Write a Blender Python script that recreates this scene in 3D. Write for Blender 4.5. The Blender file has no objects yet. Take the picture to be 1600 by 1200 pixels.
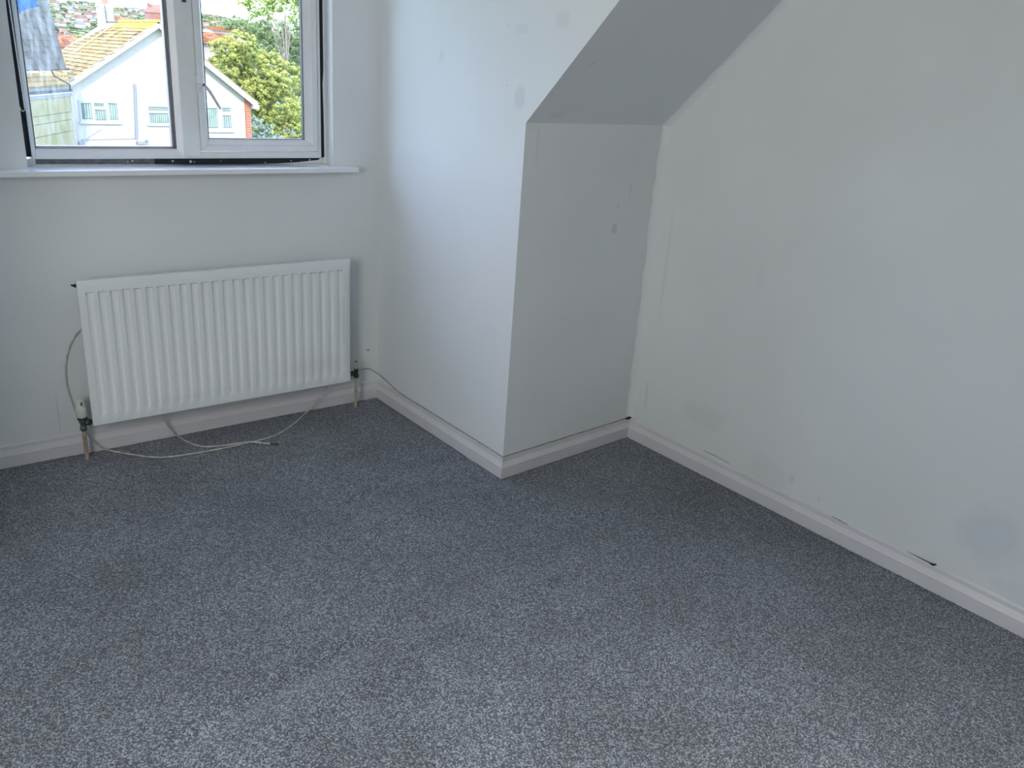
import bpy, bmesh, math, random
import numpy as np
from mathutils import Vector, Matrix
random.seed(7)
S = bpy.context.scene
COL = S.collection

# ------------------------------------------------------------------ camera
CAM = Vector((-1.85170401, -2.2650416, 1.5)); FPX = 1300.0
RM = Matrix(((0.78442104, 0.1691312, -0.59672294), (-0.61672753, 0.3147803, -0.7214988), (0.06580867, 0.9339743, 0.35122816)))
cd = bpy.data.cameras.new('camera'); cam = bpy.data.objects.new('camera', cd); COL.objects.link(cam)
cd.sensor_width = 36; cd.sensor_fit = 'HORIZONTAL'; cd.lens = FPX / 1600 * 36; cd.clip_start = .02; cd.clip_end = 5000
cam.matrix_world = Matrix.Translation(CAM) @ RM.to_4x4()
S.camera = cam

# ------------------------------------------------------------------ sky, sun, room light, exposure
SKY_STRENGTH = 14.5; SUN_STRENGTH = 5.5; SIDE_FILL_POWER = 41.0; CEILING_FILL_POWER = 17.0; EXPOSURE = 0.0
w = bpy.data.worlds.new('sky'); S.world = w; w.use_nodes = True
nt = w.node_tree; nt.nodes.clear()
tc = nt.nodes.new('ShaderNodeTexCoord'); sp = nt.nodes.new('ShaderNodeSeparateXYZ'); nt.links.new(tc.outputs['Generated'], sp.inputs[0])
rp = nt.nodes.new('ShaderNodeValToRGB'); nt.links.new(sp.outputs[2], rp.inputs[0])
e = rp.color_ramp.elements; e[0].position = 0; e[0].color = (.36, .44, .50, 1); e[1].position = .9; e[1].color = (.13, .22, .52, 1)
x = e.new(.06); x.color = (.33, .44, .56, 1); x = e.new(.3); x.color = (.29, .39, .63, 1)
mp = nt.nodes.new('ShaderNodeMapping'); mp.inputs['Scale'].default_value = (1, 1, 2.6); nt.links.new(tc.outputs['Generated'], mp.inputs[0])
nz = nt.nodes.new('ShaderNodeTexNoise'); nz.inputs['Scale'].default_value = 2.3; nz.inputs['Detail'].default_value = 6; nt.links.new(mp.outputs[0], nz.inputs[0])
r2 = nt.nodes.new('ShaderNodeValToRGB'); r2.color_ramp.elements[0].position = .46; r2.color_ramp.elements[1].position = .66; nt.links.new(nz.outputs[0], r2.inputs[0])
mx = nt.nodes.new('ShaderNodeMixRGB'); mx.inputs[2].default_value = (.42, .46, .50, 1); nt.links.new(r2.outputs[0], mx.inputs[0]); nt.links.new(rp.outputs[0], mx.inputs[1])
bg = nt.nodes.new('ShaderNodeBackground'); bg.inputs[1].default_value = SKY_STRENGTH; nt.links.new(mx.outputs[0], bg.inputs[0])
wo = nt.nodes.new('ShaderNodeOutputWorld'); nt.links.new(bg.outputs[0], wo.inputs[0])

sd = bpy.data.lights.new('sun', 'SUN'); sd.energy = SUN_STRENGTH; sd.angle = .009; sd.color = (1, .95, .86)
sun = bpy.data.objects.new('sun', sd); COL.objects.link(sun); sun.location = (-6, -12, 14)
sun.rotation_euler = Vector((-.5, -1, .85)).to_track_quat('Z', 'Y').to_euler()

# added fill light beside the left wall; no window is built there
ld = bpy.data.lights.new('side_fill', 'AREA'); ld.shape = 'RECTANGLE'; ld.size = 1.0; ld.size_y = 1.1; ld.energy = SIDE_FILL_POWER; ld.color = (1, .99, .93)
fill = bpy.data.objects.new('side_fill', ld); COL.objects.link(fill); fill.location = (-2.85, -1.5, 1.55)
fill.rotation_euler = Vector((-.75, -.66, -.0)).to_track_quat('Z', 'Y').to_euler()

ld2 = bpy.data.lights.new('ceiling_fill', 'AREA'); ld2.shape = 'DISK'; ld2.size = .45; ld2.energy = CEILING_FILL_POWER; ld2.color = (1, .99, .94); ld2.spread = math.radians(85)  # added overhead fill for the near carpet; no fitting is modelled
fill2 = bpy.data.objects.new('ceiling_fill', ld2); COL.objects.link(fill2); fill2.location = (-1.0, -2.2, 2.33)
S.view_settings.view_transform = 'Standard'; S.view_settings.look = 'None'; S.view_settings.gamma = 1
S.view_settings.exposure = EXPOSURE; S.view_settings.use_curve_mapping = False
S.cycles.max_bounces = 12; S.cycles.diffuse_bounces = 7; S.cycles.transparent_max_bounces = 24

# ------------------------------------------------------------------ picture -> space
def ray(u, v): return RM @ Vector(((u - 800) / FPX, -(v - 600) / FPX, -1))
def hit(u, v, n, o):
    d = ray(u, v); n = Vector(n); return CAM + d * (n.dot(Vector(o) - CAM) / n.dot(d))
def hy(u, v, y): return hit(u, v, (0, 1, 0), (0, y, 0))
def hz(u, v, z): return hit(u, v, (0, 0, 1), (0, 0, z))
W = .9801; WA = -.026; T = .015; DX = .7391; DD = .0334; KS = DD / DX; ZK = 1.3402; TAN = .9593; HB = .0875; CEIL = 2.35
def hw(u, v, off=0): return hit(u, v, (-WA, 1, 0), (0, W + off, 0))       # on / in front of the window wall
def hk(u, v, off=0): return hit(u, v, (-KS, 1, 0), (0, off, 0))           # on the knee wall
def hc(u, v, x=T): return hit(u, v, (1, 0, 0), (x, 0, 0))                  # on the cheek wall
def hr(u, v, off=0): return hit(u, v, (1, -.0042, 0), (DX + off, DD, 0))   # on the right wall
MW = Matrix.Translation((0, W, 0)) @ Matrix.Rotation(math.atan(WA), 4, 'Z')
def xr(y): return DX + T - .0042 * (DD + T - y)

# ------------------------------------------------------------------ mesh builder
class MB:
    def __init__(s, M=None): s.v = []; s.f = []; s.M = M; s.a = []
    def add(s, vs, fs, a=0.):
        o = len(s.v)
        for p in vs:
            p = Vector(p); s.v.append(s.M @ p if s.M else p)
        s.f += [tuple(i + o for i in f) for f in fs]; s.a += [a] * len(fs); return s
    def box(s, x0, x1, y0, y1, z0, z1, a=0.):
        return s.add([(x, y, z) for z in (z0, z1) for y in (y0, y1) for x in (x0, x1)],
                     [(0, 2, 3, 1), (4, 5, 7, 6), (0, 1, 5, 4), (2, 6, 7, 3), (0, 4, 6, 2), (1, 3, 7, 5)], a)
    def prism(s, A, B, a=0.):
        n = len(A)
        return s.add(list(A) + list(B), [tuple(range(n))[::-1], tuple(range(n, 2 * n))] + [(i, (i + 1) % n, n + (i + 1) % n, n + i) for i in range(n)], a)
    def slab(s, P, d, a=0.):
        d = Vector(d); return s.prism([Vector(p) for p in P], [Vector(p) + d for p in P], a)
    def tube(s, P, r, n=8, cap=True):
        P = [Vector(p) for p in P]; m = len(P); vs = []
        up = Vector((0, 0, 1)); t = (P[1] - P[0]).normalized()
        if abs(t.dot(up)) > .9: up = Vector((1, 0, 0))
        side = t.cross(up).normalized()
        for i, p in enumerate(P):
            t = (P[min(i + 1, m - 1)] - P[max(i - 1, 0)]).normalized()
            side = (side - t * side.dot(t)).normalized(); up2 = side.cross(t)
            rr = r[i] if isinstance(r, (list, tuple)) else r
            for k in range(n):
                q = 2 * math.pi * k / n; vs.append(p + side * math.cos(q) * rr + up2 * math.sin(q) * rr)
        fs = [(i * n + k, i * n + (k + 1) % n, (i + 1) * n + (k + 1) % n, (i + 1) * n + k) for i in range(m - 1) for k in range(n)]
        if cap: fs += [tuple(range(n))[::-1], tuple(range((m - 1) * n, m * n))]
        return s.add(vs, fs)
    def lathe(s, c, prof, n=20, axis=None):
        c = Vector(c); A = Vector(axis or (0, 0, 1)).normalized()
        X = A.orthogonal().normalized(); Y = A.cross(X)
        vs = [c + A * z + X * r * math.cos(2 * math.pi * k / n) + Y * r * math.sin(2 * math.pi * k / n) for r, z in prof for k in range(n)]
        m = len(prof)
        return s.add(vs, [(i * n + k, i * n + (k + 1) % n, (i + 1) * n + (k + 1) % n, (i + 1) * n + k) for i in range(m - 1) for k in range(n)] + [tuple(range(n))[::-1], tuple(range((m - 1) * n, m * n))])
    def build(s, name, mat, parent=None, bevel=0, smooth=False, seg=1, origin=None):
        me = bpy.data.meshes.new(name)
        if parent is not None:
            PM = world(parent); inv = PM.inverted()
            me.from_pydata([inv @ v for v in s.v], [], s.f)
        else:
            if origin is None:
                mn = [min(v[i] for v in s.v) for i in range(3)]; mxx = [max(v[i] for v in s.v) for i in range(3)]
                origin = Vector(((mn[0] + mxx[0]) / 2, (mn[1] + mxx[1]) / 2, mn[2]))
            origin = Vector(origin)
            me.from_pydata([v - origin for v in s.v], [], s.f)
        if any(s.a):
            at = me.attributes.new('v', 'FLOAT', 'FACE'); at.data.foreach_set('value', s.a)
        o = bpy.data.objects.new(name, me); COL.objects.link(o)
        if parent is not None: o.parent = parent
        else: o.location = origin
        b = bmesh.new(); b.from_mesh(me); bmesh.ops.recalc_face_normals(b, faces=b.faces)
        if bevel: bmesh.ops.bevel(b, geom=[ed for ed in b.edges if ed.is_manifold and ed.calc_face_angle(0) > .3], offset=bevel, segments=seg, affect='EDGES', profile=.6)
        b.to_mesh(me); b.free()
        if smooth:
            for p in me.polygons: p.use_smooth = True
            try: me.set_sharp_from_angle(angle=math.radians(40))
            except Exception: pass
        if mat: me.materials.append(mat)
        return o
def world(o):
    M = o.matrix_basis.copy()
    return world(o.parent) @ M if o.parent else M
def tag(o, label, cat, group=None, kind=None):
    if label: o['label'] = label
    if cat: o['category'] = cat
    if group: o['group'] = group
    if kind: o['kind'] = kind
    return o
def empty(name, loc, label=None, cat=None, group=None, kind=None, rz=0):
    o = bpy.data.objects.new(name, None); COL.objects.link(o); o.empty_display_size = .1
    o.location = loc; o.rotation_euler = (0, 0, rz); return tag(o, label, cat, group, kind)
def struct(o, label=None):
    o['kind'] = 'structure'
    if label: o['label'] = label
    return o

# ------------------------------------------------------------------ materials
def nodes(name):
    m = bpy.data.materials.new(name); m.use_nodes = True; t = m.node_tree
    return m, t, t.nodes['Principled BSDF']
def mat(name, c, rough=.6, noise=0, scale=20, bump=0, bscale=None, metal=0, c2=None, spec=.5, coat=0):
    m, t, b = nodes(name); b.inputs['Base Color'].default_value = (*c, 1); b.inputs['Roughness'].default_value = rough
    b.inputs['Metallic'].default_value = metal; b.inputs['Specular IOR Level'].default_value = spec; b.inputs['Coat Weight'].default_value = coat
    g = t.nodes.new('ShaderNodeNewGeometry')
    if noise:
        n = t.nodes.new('ShaderNodeTexNoise'); n.inputs['Scale'].default_value = scale; n.inputs['Detail'].default_value = 5
        t.links.new(g.outputs['Position'], n.inputs[0])
        mr = t.nodes.new('ShaderNodeMapRange'); mr.inputs[1].default_value = .3; mr.inputs[2].default_value = .7; t.links.new(n.outputs[0], mr.inputs[0])
        k = t.nodes.new('ShaderNodeMixRGB'); k.inputs[1].default_value = (*c, 1)
        k.inputs[2].default_value = (*(c2 or [q * (1 - noise) for q in c]), 1); t.links.new(mr.outputs[0], k.inputs[0]); t.links.new(k.outputs[0], b.inputs['Base Color'])
    if bump:
        n = t.nodes.new('ShaderNodeTexNoise'); n.inputs['Scale'].default_value = bscale or scale; n.inputs['Detail'].default_value = 4
        t.links.new(g.outputs['Position'], n.inputs[0]); bp = t.nodes.new('ShaderNodeBump'); bp.inputs['Strength'].default_value = .6
        bp.inputs['Distance'].default_value = bump; t.links.new(n.outputs[0], bp.inputs['Height']); t.links.new(bp.outputs[0], b.inputs['Normal'])
    return m
def attr_mat(name, stops, rough=.8, noise=0, scale=3, trans=0):
    m, t, b = nodes(name); b.inputs['Roughness'].default_value = rough; b.inputs['Specular IOR Level'].default_value = .2
    a = t.nodes.new('ShaderNodeAttribute'); a.attribute_name = 'v'; r = t.nodes.new('ShaderNodeValToRGB')
    r.color_ramp.elements[0].color = (*stops[0], 1); r.color_ramp.elements[1].color = (*stops[-1], 1)
    for i, c in enumerate(stops[1:-1]): q = r.color_ramp.elements.new((i + 1) / (len(stops) - 1)); q.color = (*c, 1)
    t.links.new(a.outputs['Fac'], r.inputs[0]); t.links.new(r.outputs[0], b.inputs['Base Color'])
    if trans:
        tr = t.nodes.new('ShaderNodeBsdfTranslucent'); t.links.new(r.outputs[0], tr.inputs[0]); ms = t.nodes.new('ShaderNodeMixShader'); ms.inputs[0].default_value = trans
        t.links.new(b.outputs[0], ms.inputs[1]); t.links.new(tr.outputs[0], ms.inputs[2]); t.links.new(ms.outputs[0], t.nodes['Material Output'].inputs[0])
    return m
def wall_mat(name, base, marks=(), mottle=.05):
    """painted plaster; marks = (centre, (rx,ry,rz), colour, strength, edge) stains and other tonal marks with a place and shape of their own"""
    m, t, b = nodes(name); b.inputs['Roughness'].default_value = .75; b.inputs['Specular IOR Level'].default_value = .25
    N = t.nodes.new; L = t.links.new
    g = N('ShaderNodeNewGeometry')
    n = N('ShaderNodeTexNoise'); n.inputs['Scale'].default_value = 2.2; n.inputs['Detail'].default_value = 6; L(g.outputs['Position'], n.inputs[0])
    mr = N('ShaderNodeMapRange'); mr.inputs[1].default_value = .35; mr.inputs[2].default_value = .7; L(n.outputs[0], mr.inputs[0])
    k = N('ShaderNodeMixRGB'); k.inputs[1].default_value = (*base, 1); k.inputs[2].default_value = (*[q * (1 - mottle) for q in base], 1); L(mr.outputs[0], k.inputs[0])
    cur = k.outputs[0]
    n2 = N('ShaderNodeTexNoise'); n2.inputs['Scale'].default_value = 14; n2.inputs['Detail'].default_value = 5; L(g.outputs['Position'], n2.inputs[0])
    for c, r, colr, st, edge in marks:
        s1 = N('ShaderNodeVectorMath'); s1.operation = 'SUBTRACT'; s1.inputs[1].default_value = tuple(c); L(g.outputs['Position'], s1.inputs[0])
        s2 = N('ShaderNodeVectorMath'); s2.operation = 'DIVIDE'; s2.inputs[1].default_value = tuple(r); L(s1.outputs[0], s2.inputs[0])
        s3 = N('ShaderNodeVectorMath'); s3.operation = 'LENGTH'; L(s2.outputs[0], s3.inputs[0])
        ad = N('ShaderNodeMath'); ad.operation = 'MULTIPLY_ADD'; L(n2.outputs[0], ad.inputs[0]); ad.inputs[1].default_value = .9; L(s3.outputs['Value'], ad.inputs[2])
        q = N('ShaderNodeMapRange'); q.inputs[1].default_value = 1.45; q.inputs[2].default_value = 1.45 - edge; q.inputs[3].default_value = 0; q.inputs[4].default_value = st; L(ad.outputs[0], q.inputs[0])
        k = N('ShaderNodeMixRGB'); k.inputs[2].default_value = (*colr, 1); L(q.outputs[0], k.inputs[0]); L(cur, k.inputs[1]); cur = k.outputs[0]
    L(cur, b.inputs['Base Color'])
    n3 = N('ShaderNodeTexNoise'); n3.inputs['Scale'].default_value = 9; n3.inputs['Detail'].default_value = 7; L(g.outputs['Position'], n3.inputs[0])
    bp = N('ShaderNodeBump'); bp.inputs['Strength'].default_value = .35; bp.inputs['Distance'].default_value = .006; L(n3.outputs[0], bp.inputs['Height']); L(bp.outputs[0], b.inputs['Normal'])
    return m
PAINT = (.74, .765, .775); GREY = (.50, .52, .54); BLUEISH = (.52, .59, .68); DARKM = (.22, .22, .23)
def around(p, r, col=GREY, st=.35, edge=.5): return (p, r, col, st, edge)
m_back = wall_mat('paint_back', PAINT, [
    around(hw(575, 547, T), (.012, .1, .008), DARKM, .6, .3), around(hw(91, 645, T), (.0022, .1, .10), GREY, .7, .4),
    around(hw(35, 620, T), (.002, .1, .04), GREY, .4, .4), around(hw(300, 425, T), (.45, .1, .02), GREY, .12, .6)])  # last entry: shade above the radiator, put into the paint as a wide band
m_cheek = wall_mat('paint_cheek', PAINT, [
    around(hc(812, 152), (.1, .035, .05), GREY, .35, .4), around(hc(690, 88), (.1, .03, .03), GREY, .22, .5), around(hc(880, 30), (.1, .04, .03), GREY, .22, .5),
    around(hc(792, 133), (.1, .0022, .0022), DARKM, .9, .2), around(hc(795, 40), (.1, .0022, .0022), DARKM, .9, .2), around(hc(815, 45), (.1, .05, .02), GREY, .15, .5)], .035)
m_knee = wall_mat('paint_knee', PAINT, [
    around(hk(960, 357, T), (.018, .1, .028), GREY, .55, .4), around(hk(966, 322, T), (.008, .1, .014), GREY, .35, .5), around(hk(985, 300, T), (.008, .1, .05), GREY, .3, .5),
    around(hk(1012, 400, T), (.014, .1, .28), GREY, .28, .6), around(hk(990, 600, T), (.012, .1, .07), GREY, .4, .6), around(hk(840, 230, T), (.012, .1, .08), GREY, .2, .6)])  # narrow grey strips beside the wall corners
m_right = wall_mat('paint_right', PAINT, [
    around(hr(1040, 420, T), (.1, .012, .25), GREY, .22, .6), around(hr(1010, 615, T), (.1, .012, .07), GREY, .35, .6),  # narrow grey strips up the inner corner
    around(hr(1237, 748, T), (.1, .016, .02), GREY, .4, .5), around(hr(1280, 780, T), (.1, .007, .015), GREY, .35, .4),
    around(hr(1100, 650, T), (.1, .12, .06), GREY, .18, .35), around(hr(1200, 740, T), (.1, .10, .08), GREY, .14, .3),
    around(hr(1550, 840, T), (.1, .11, .11), BLUEISH, .30, .45), around(hr(1590, 930, T), (.1, .09, .05), BLUEISH, .25, .4),
    around(hr(1190, 430, T), (.1, .03, .05), GREY, .12, .5), around(hr(1050, 690, T), (.1, .06, .03), GREY, .12, .5)], .05)
m_slope = wall_mat('paint_slope', PAINT, [around(hit(925, 100, (-TAN * KS, TAN, 1), (0, T, ZK)), (.008, .02, .008), GREY, .5, .4),
    around(hit(1180, 60, (-TAN * KS, TAN, 1), (0, T, ZK)), (.03, .05, .05), GREY, .3, .6), around(hit(870, 180, (-TAN * KS, TAN, 1), (0, T, ZK)), (.05, .03, .03), GREY, .2, .6)])
m_plain = wall_mat('paint_plain', PAINT)
m_white = mat('gloss_white', (.66, .65, .68), .35, .06, 9, .0006, 60)
m_sill = mat('sill_gloss', (.82, .84, .86), .14, .03, 12, coat=.6)
m_upvc = mat('upvc', (.78, .80, .80), .3, .05, 14)
m_upvc_bead = mat('upvc_bead', (.80, .80, .82), .3, .06, 10)
m_gap = mat('gap_black', (.006, .012, .022), .7, .5, 60, .001, 90)
m_gapgrey = mat('gap_grey', (.16, .17, .19), .8, .5, 50, .001, 90)
m_gasket = mat('gasket', (.03, .03, .035), .5)
m_spacer = mat('spacer', (.34, .29, .28), .5)
m_rad = mat('radiator_enamel', (.76, .79, .80), .33, .05, 7)
m_darkmetal = mat('tarnished_brass', (.02, .022, .024), .45, .5, 60, metal=.3, c2=(.06, .08, .08))
m_greymetal = mat('grey_valve', (.12, .16, .16), .4, .5, 90, metal=.3)
m_cream = mat('cream_plastic', (.66, .66, .60), .45, .1, 80)
m_pipe = mat('painted_pipe', (.47, .41, .34), .5, .5, 45, c2=(.30, .20, .15))
m_pipe2 = mat('painted_pipe_cream', (.50, .48, .38), .5, .4, 60, c2=(.33, .31, .22))
m_cable = mat('cable_white', (.66, .65, .62), .5, .3, 40, c2=(.40, .37, .33))
m_cable2 = mat('cable_gap_dark', (.30, .27, .24), .5, .4, 30, c2=(.14, .12, .10))
m_black = mat('black_plastic', (.015, .015, .017), .4)
m_lint = mat('lint', (.50, .52, .55), .9)

# carpet
m_carpet, t, b = nodes('carpet')
N = t.nodes.new; L = t.links.new
g = N('ShaderNodeNewGeometry')
def noise(scale, det=3, rough=.6):
    n = N('ShaderNodeTexNoise'); n.noise_dimensions = '2D'; n.inputs['Scale'].default_value = scale; n.inputs['Detail'].default_value = det; n.inputs['Roughness'].default_value = rough
    L(g.outputs['Position'], n.inputs[0]); return n
n1 = N('ShaderNodeTexVoronoi'); n1.voronoi_dimensions = '2D'; n1.inputs['Scale'].default_value = 310; L(g.outputs['Position'], n1.inputs['Vector'])
sc_ = N('ShaderNodeSeparateColor'); L(n1.outputs['Color'], sc_.inputs[0]); r1 = N('ShaderNodeValToRGB'); L(sc_.outputs[0], r1.inputs[0])
el = r1.color_ramp.elements; el[0].position = .0; el[0].color = (.042, .048, .060, 1); el[1].position = 1.0; el[1].color = (.365, .39, .445, 1); q = el.new(.55); q.color = (.122, .134, .160, 1)
n2 = noise(2.6, 6); r2_ = N('ShaderNodeMapRange'); r2_.inputs[1].default_value = .3; r2_.inputs[2].default_value = .7; r2_.inputs[3].default_value = .82; r2_.inputs[4].default_value = 1.14; L(n2.outputs[0], r2_.inputs[0])
mu = N('ShaderNodeMixRGB'); mu.blend_type = 'MULTIPLY'; mu.inputs[0].default_value = 1; L(r1.outputs[0], mu.inputs[1]); L(r2_.outputs[0], mu.inputs[2])
L(mu.outputs[0], b.inputs['Base Color']); b.inputs['Roughness'].default_value = .95; b.inputs['Specular IOR Level'].default_value = .1
b.inputs['Sheen Weight'].default_value = .25; b.inputs['Sheen Roughness'].default_value = .5
n3 = noise(210, 3, .8); bp = N('ShaderNodeBump'); bp.inputs['Strength'].default_value = .6; bp.inputs['Distance'].default_value = .005; L(n3.outputs[0], bp.inputs['Height']); L(bp.outputs[0], b.inputs['Normal'])

# dirty window glass
def glass_mat(name, dirt, tint=(.98, .99, .99)):
    m, t, b = nodes(name); t.nodes.remove(b); N = t.nodes.new; L = t.links.new
    tr = N('ShaderNodeBsdfTransparent'); tr.inputs[0].default_value = (*tint, 1); gl = N('ShaderNodeBsdfGlossy'); gl.inputs['Roughness'].default_value = .03
    fr = N('ShaderNodeLayerWeight'); fr.inputs[0].default_value = .5; pw = N('ShaderNodeMath'); pw.operation = 'POWER'; pw.inputs[1].default_value = 5; L(fr.outputs['Facing'], pw.inputs[0]); ma = N('ShaderNodeMath'); ma.operation = 'MULTIPLY_ADD'; ma.inputs[1].default_value = .9; ma.inputs[2].default_value = .04; L(pw.outputs[0], ma.inputs[0])
    a = N('ShaderNodeMixShader'); L(ma.outputs[0], a.inputs[0]); L(tr.outputs[0], a.inputs[1]); L(gl.outputs[0], a.inputs[2])
    out = t.nodes['Material Output']
    if not dirt: L(a.outputs[0], out.inputs[0]); return m
    g = N('ShaderNodeNewGeometry'); mp = N('ShaderNodeMapping'); mp.inputs['Scale'].default_value = (60, 60, 14); L(g.outputs['Position'], mp.inputs[0])
    n = N('ShaderNodeTexNoise'); n.inputs['Scale'].default_value = 1; n.inputs['Detail'].default_value = 8; L(mp.outputs[0], n.inputs[0])
    sx = N('ShaderNodeSeparateXYZ'); L(g.outputs['Position'], sx.inputs[0])
    mr = N('ShaderNodeMapRange'); mr.inputs[1].default_value = -1.08; mr.inputs[2].default_value = -1.26; mr.inputs[3].default_value = .02; mr.inputs[4].default_value = dirt; L(sx.outputs[0], mr.inputs[0])
    ramp = N('ShaderNodeMapRange'); ramp.inputs[1].default_value = .42; ramp.inputs[2].default_value = .68; L(n.outputs[0], ramp.inputs[0])
    mm = N('ShaderNodeMath'); mm.operation = 'MULTIPLY'; L(ramp.outputs[0], mm.inputs[0]); L(mr.outputs[0], mm.inputs[1])
    d = N('ShaderNodeBsdfTranslucent'); d.inputs[0].default_value = (.8, .85, .85, 1)
    z = N('ShaderNodeMixShader'); L(mm.outputs[0], z.inputs[0]); L(a.outputs[0], z.inputs[1]); L(d.outputs[0], z.inputs[2]); L(z.outputs[0], out.inputs[0])
    return m
m_glass_dirty = glass_mat('pane_glass_smeared', .11); m_glass = glass_mat('pane_glass', .0)
m_film, t, b = nodes('blue_film'); t.nodes.remove(b)
tr = t.nodes.new('ShaderNodeBsdfTransparent'); tr.inputs[0].default_value = (.62, .80, 1, 1); tl = t.nodes.new('ShaderNodeBsdfTranslucent'); tl.inputs[0].default_value = (.16, .32, .80, 1)
ms = t.nodes.new('ShaderNodeMixShader'); ms.inputs[0].default_value = .12; t.links.new(tr.outputs[0], ms.inputs[1]); t.links.new(tl.outputs[0], ms.inputs[2]); t.links.new(ms.outputs[0], t.nodes['Material Output'].inputs[0])

# ================================================================== ROOM SHELL
XL = -3.0; YF = -4.0; DXL = -2.0
def kwy(x): return T + KS * x
def slope_z(x, y): return ZK + TAN * (kwy(x) - y)
def yceil(x): return kwy(x) - (CEIL - ZK) / TAN
# floor: fine grid with soft carpet creases
creases = [([hz(u, v, 0) for u, v in ((545, 790), (600, 752), (660, 728), (745, 716))], .007, .022, -1), ([hz(u, v, 0) for u, v in ((280, 1165), (350, 1120), (430, 1075), (560, 1010))], .008, .035, -1),
           ([hz(u, v, 0) for u, v in ((820, 770), (870, 790), (960, 800))], .006, .04, 1), ([hz(u, v, 0) for u, v in ((450, 1130), (600, 1040), (730, 960), (860, 900))], .006, .05, 1),
           ([hz(u, v, 0) for u, v in ((560, 830), (680, 780), (800, 765))], .006, .05, 1)]
nx, ny = 190, 250; xs = np.linspace(XL, 1.0, nx); ys = np.linspace(YF, 1.25, ny)
X, Y = np.meshgrid(xs, ys); Z = np.zeros_like(X)
for P, h, wd, sg in creases:
    D = np.full_like(X, 1e9)
    for a, c in zip(P[:-1], P[1:]):
        d = np.array([c.x - a.x, c.y - a.y]); l2 = d @ d
        tt = np.clip(((X - a.x) * d[0] + (Y - a.y) * d[1]) / l2, 0, 1)
        D = np.minimum(D, np.hypot(X - a.x - tt * d[0], Y - a.y - tt * d[1]))
    Z += 1.15 * sg * h * np.exp(-(D / wd) ** 2)
Z += .002 * np.sin(X * 5 + 1.3) * np.sin(Y * 4.1)
fl = MB(); fl.v = [Vector((float(a), float(b_), float(c))) for a, b_, c in zip(X.ravel(), Y.ravel(), Z.ravel())]
fl.f = [(j * nx + i, j * nx + i + 1, (j + 1) * nx + i + 1, (j + 1) * nx + i) for j in range(ny - 1) for i in range(nx - 1)]; fl.a = [0] * len(fl.f)
fo = fl.build('floor', m_carpet, smooth=True, origin=(0, 0, 0)); struct(fo, 'speckled grey fitted carpet')
struct(MB().box(XL - .1, 1.0, YF - .1, 1.25, -.25, -.03).build('trim_1', m_plain, origin=(0, 0, -.2)), 'underfloor slab under the carpet')

# window wall
OX0, OX1, OZ0, OZ1 = -1.330, -.204, 1.0613, 2.10
b_ = MB(MW); b_.box(DXL - .1, OX0, T, .25, -.1, CEIL + .1); b_.box(OX1, .10, T, .25, -.1, CEIL + .1); b_.box(OX0, OX1, T, .25, -.1, OZ0); b_.box(OX0, OX1, T, .25, OZ1, CEIL + .1)
struct(b_.build('wall_back', m_back, origin=(0, W, 0)), 'white window wall of the dormer')
# cheek walls of the dormer
def cheek(name, x0, x1, m, lab):
    P = [(W + .3, -.1), (kwy(x0), -.1), (kwy(x0), ZK), (yceil(x0) - .1, CEIL + .1 * TAN), (W + .3, CEIL + .1)]
    return struct(MB().prism([(x0, y, z) for y, z in P], [(x1, y + .0005, z) for y, z in P]).build(name, m, origin=(x0, 0, 0)), lab)
cheek('wall_cheek_right', T, T + .012, m_cheek, 'white dormer cheek wall right of the window')
cheek('wall_cheek_left', DXL - .012, DXL, m_plain, 'white dormer cheek wall left of the window')
# knee walls
def knee(name, xa, xb, m, lab): return struct(MB().slab([(xa, kwy(xa), -.1), (xb, kwy(xb), -.1), (xb, kwy(xb), ZK + .08), (xa, kwy(xa), ZK + .08)], (0, .1, 0)).build(name, m, origin=(xa, 0, 0)), lab)
knee('wall_knee_right', T + .001, .90, m_knee, 'low grey-white knee wall under the sloped ceiling')
knee('wall_knee_left', XL - .1, DXL - .001, m_plain, 'low knee wall left of the dormer')
def slope(name, xa, xb, m, lab):
    P = [(xa, kwy(xa) + .08, slope_z(xa, kwy(xa) + .08)), (xb, kwy(xb) + .08, slope_z(xb, kwy(xb) + .08)), (xb, yceil(xb) - .05, CEIL + .05 * TAN), (xa, yceil(xa) - .05, CEIL + .05 * TAN)]
    return struct(MB().slab([Vector(p) - Vector((0, 0, .0006)) for p in P], (0, .07, .07)).build(name, m, origin=(xa, 0, ZK)), lab)
slope('ceiling_slope_right', T + .001, .90, m_slope, 'sloped white ceiling meeting the knee wall')
slope('ceiling_slope_left', XL - .1, DXL - .001, m_plain, 'sloped ceiling left of the dormer')
struct(MB().slab([(xr(.3), .3, -.1), (xr(YF - .1), YF - .1, -.1), (xr(YF - .1), YF - .1, CEIL + .1), (xr(.3), .3, CEIL + .1)], (.12, 0, 0)).build('wall_right', m_right, origin=(.75, 0, 0)), 'large patchy white right wall')
struct(MB().box(XL - .1, XL, YF - .1, .3, -.1, CEIL + .1).build('wall_left', m_plain, origin=(XL, 0, 0)))
struct(MB().box(XL - .1, .9, YF - .1, YF, -.1, CEIL + .1).build('wall_front', m_plain, origin=(0, YF, 0)))
struct(MB().box(XL - .1, .9, YF - .1, W + .3, CEIL, CEIL + .12).build('ceiling', m_plain, origin=(0, 0, CEIL)))
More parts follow.
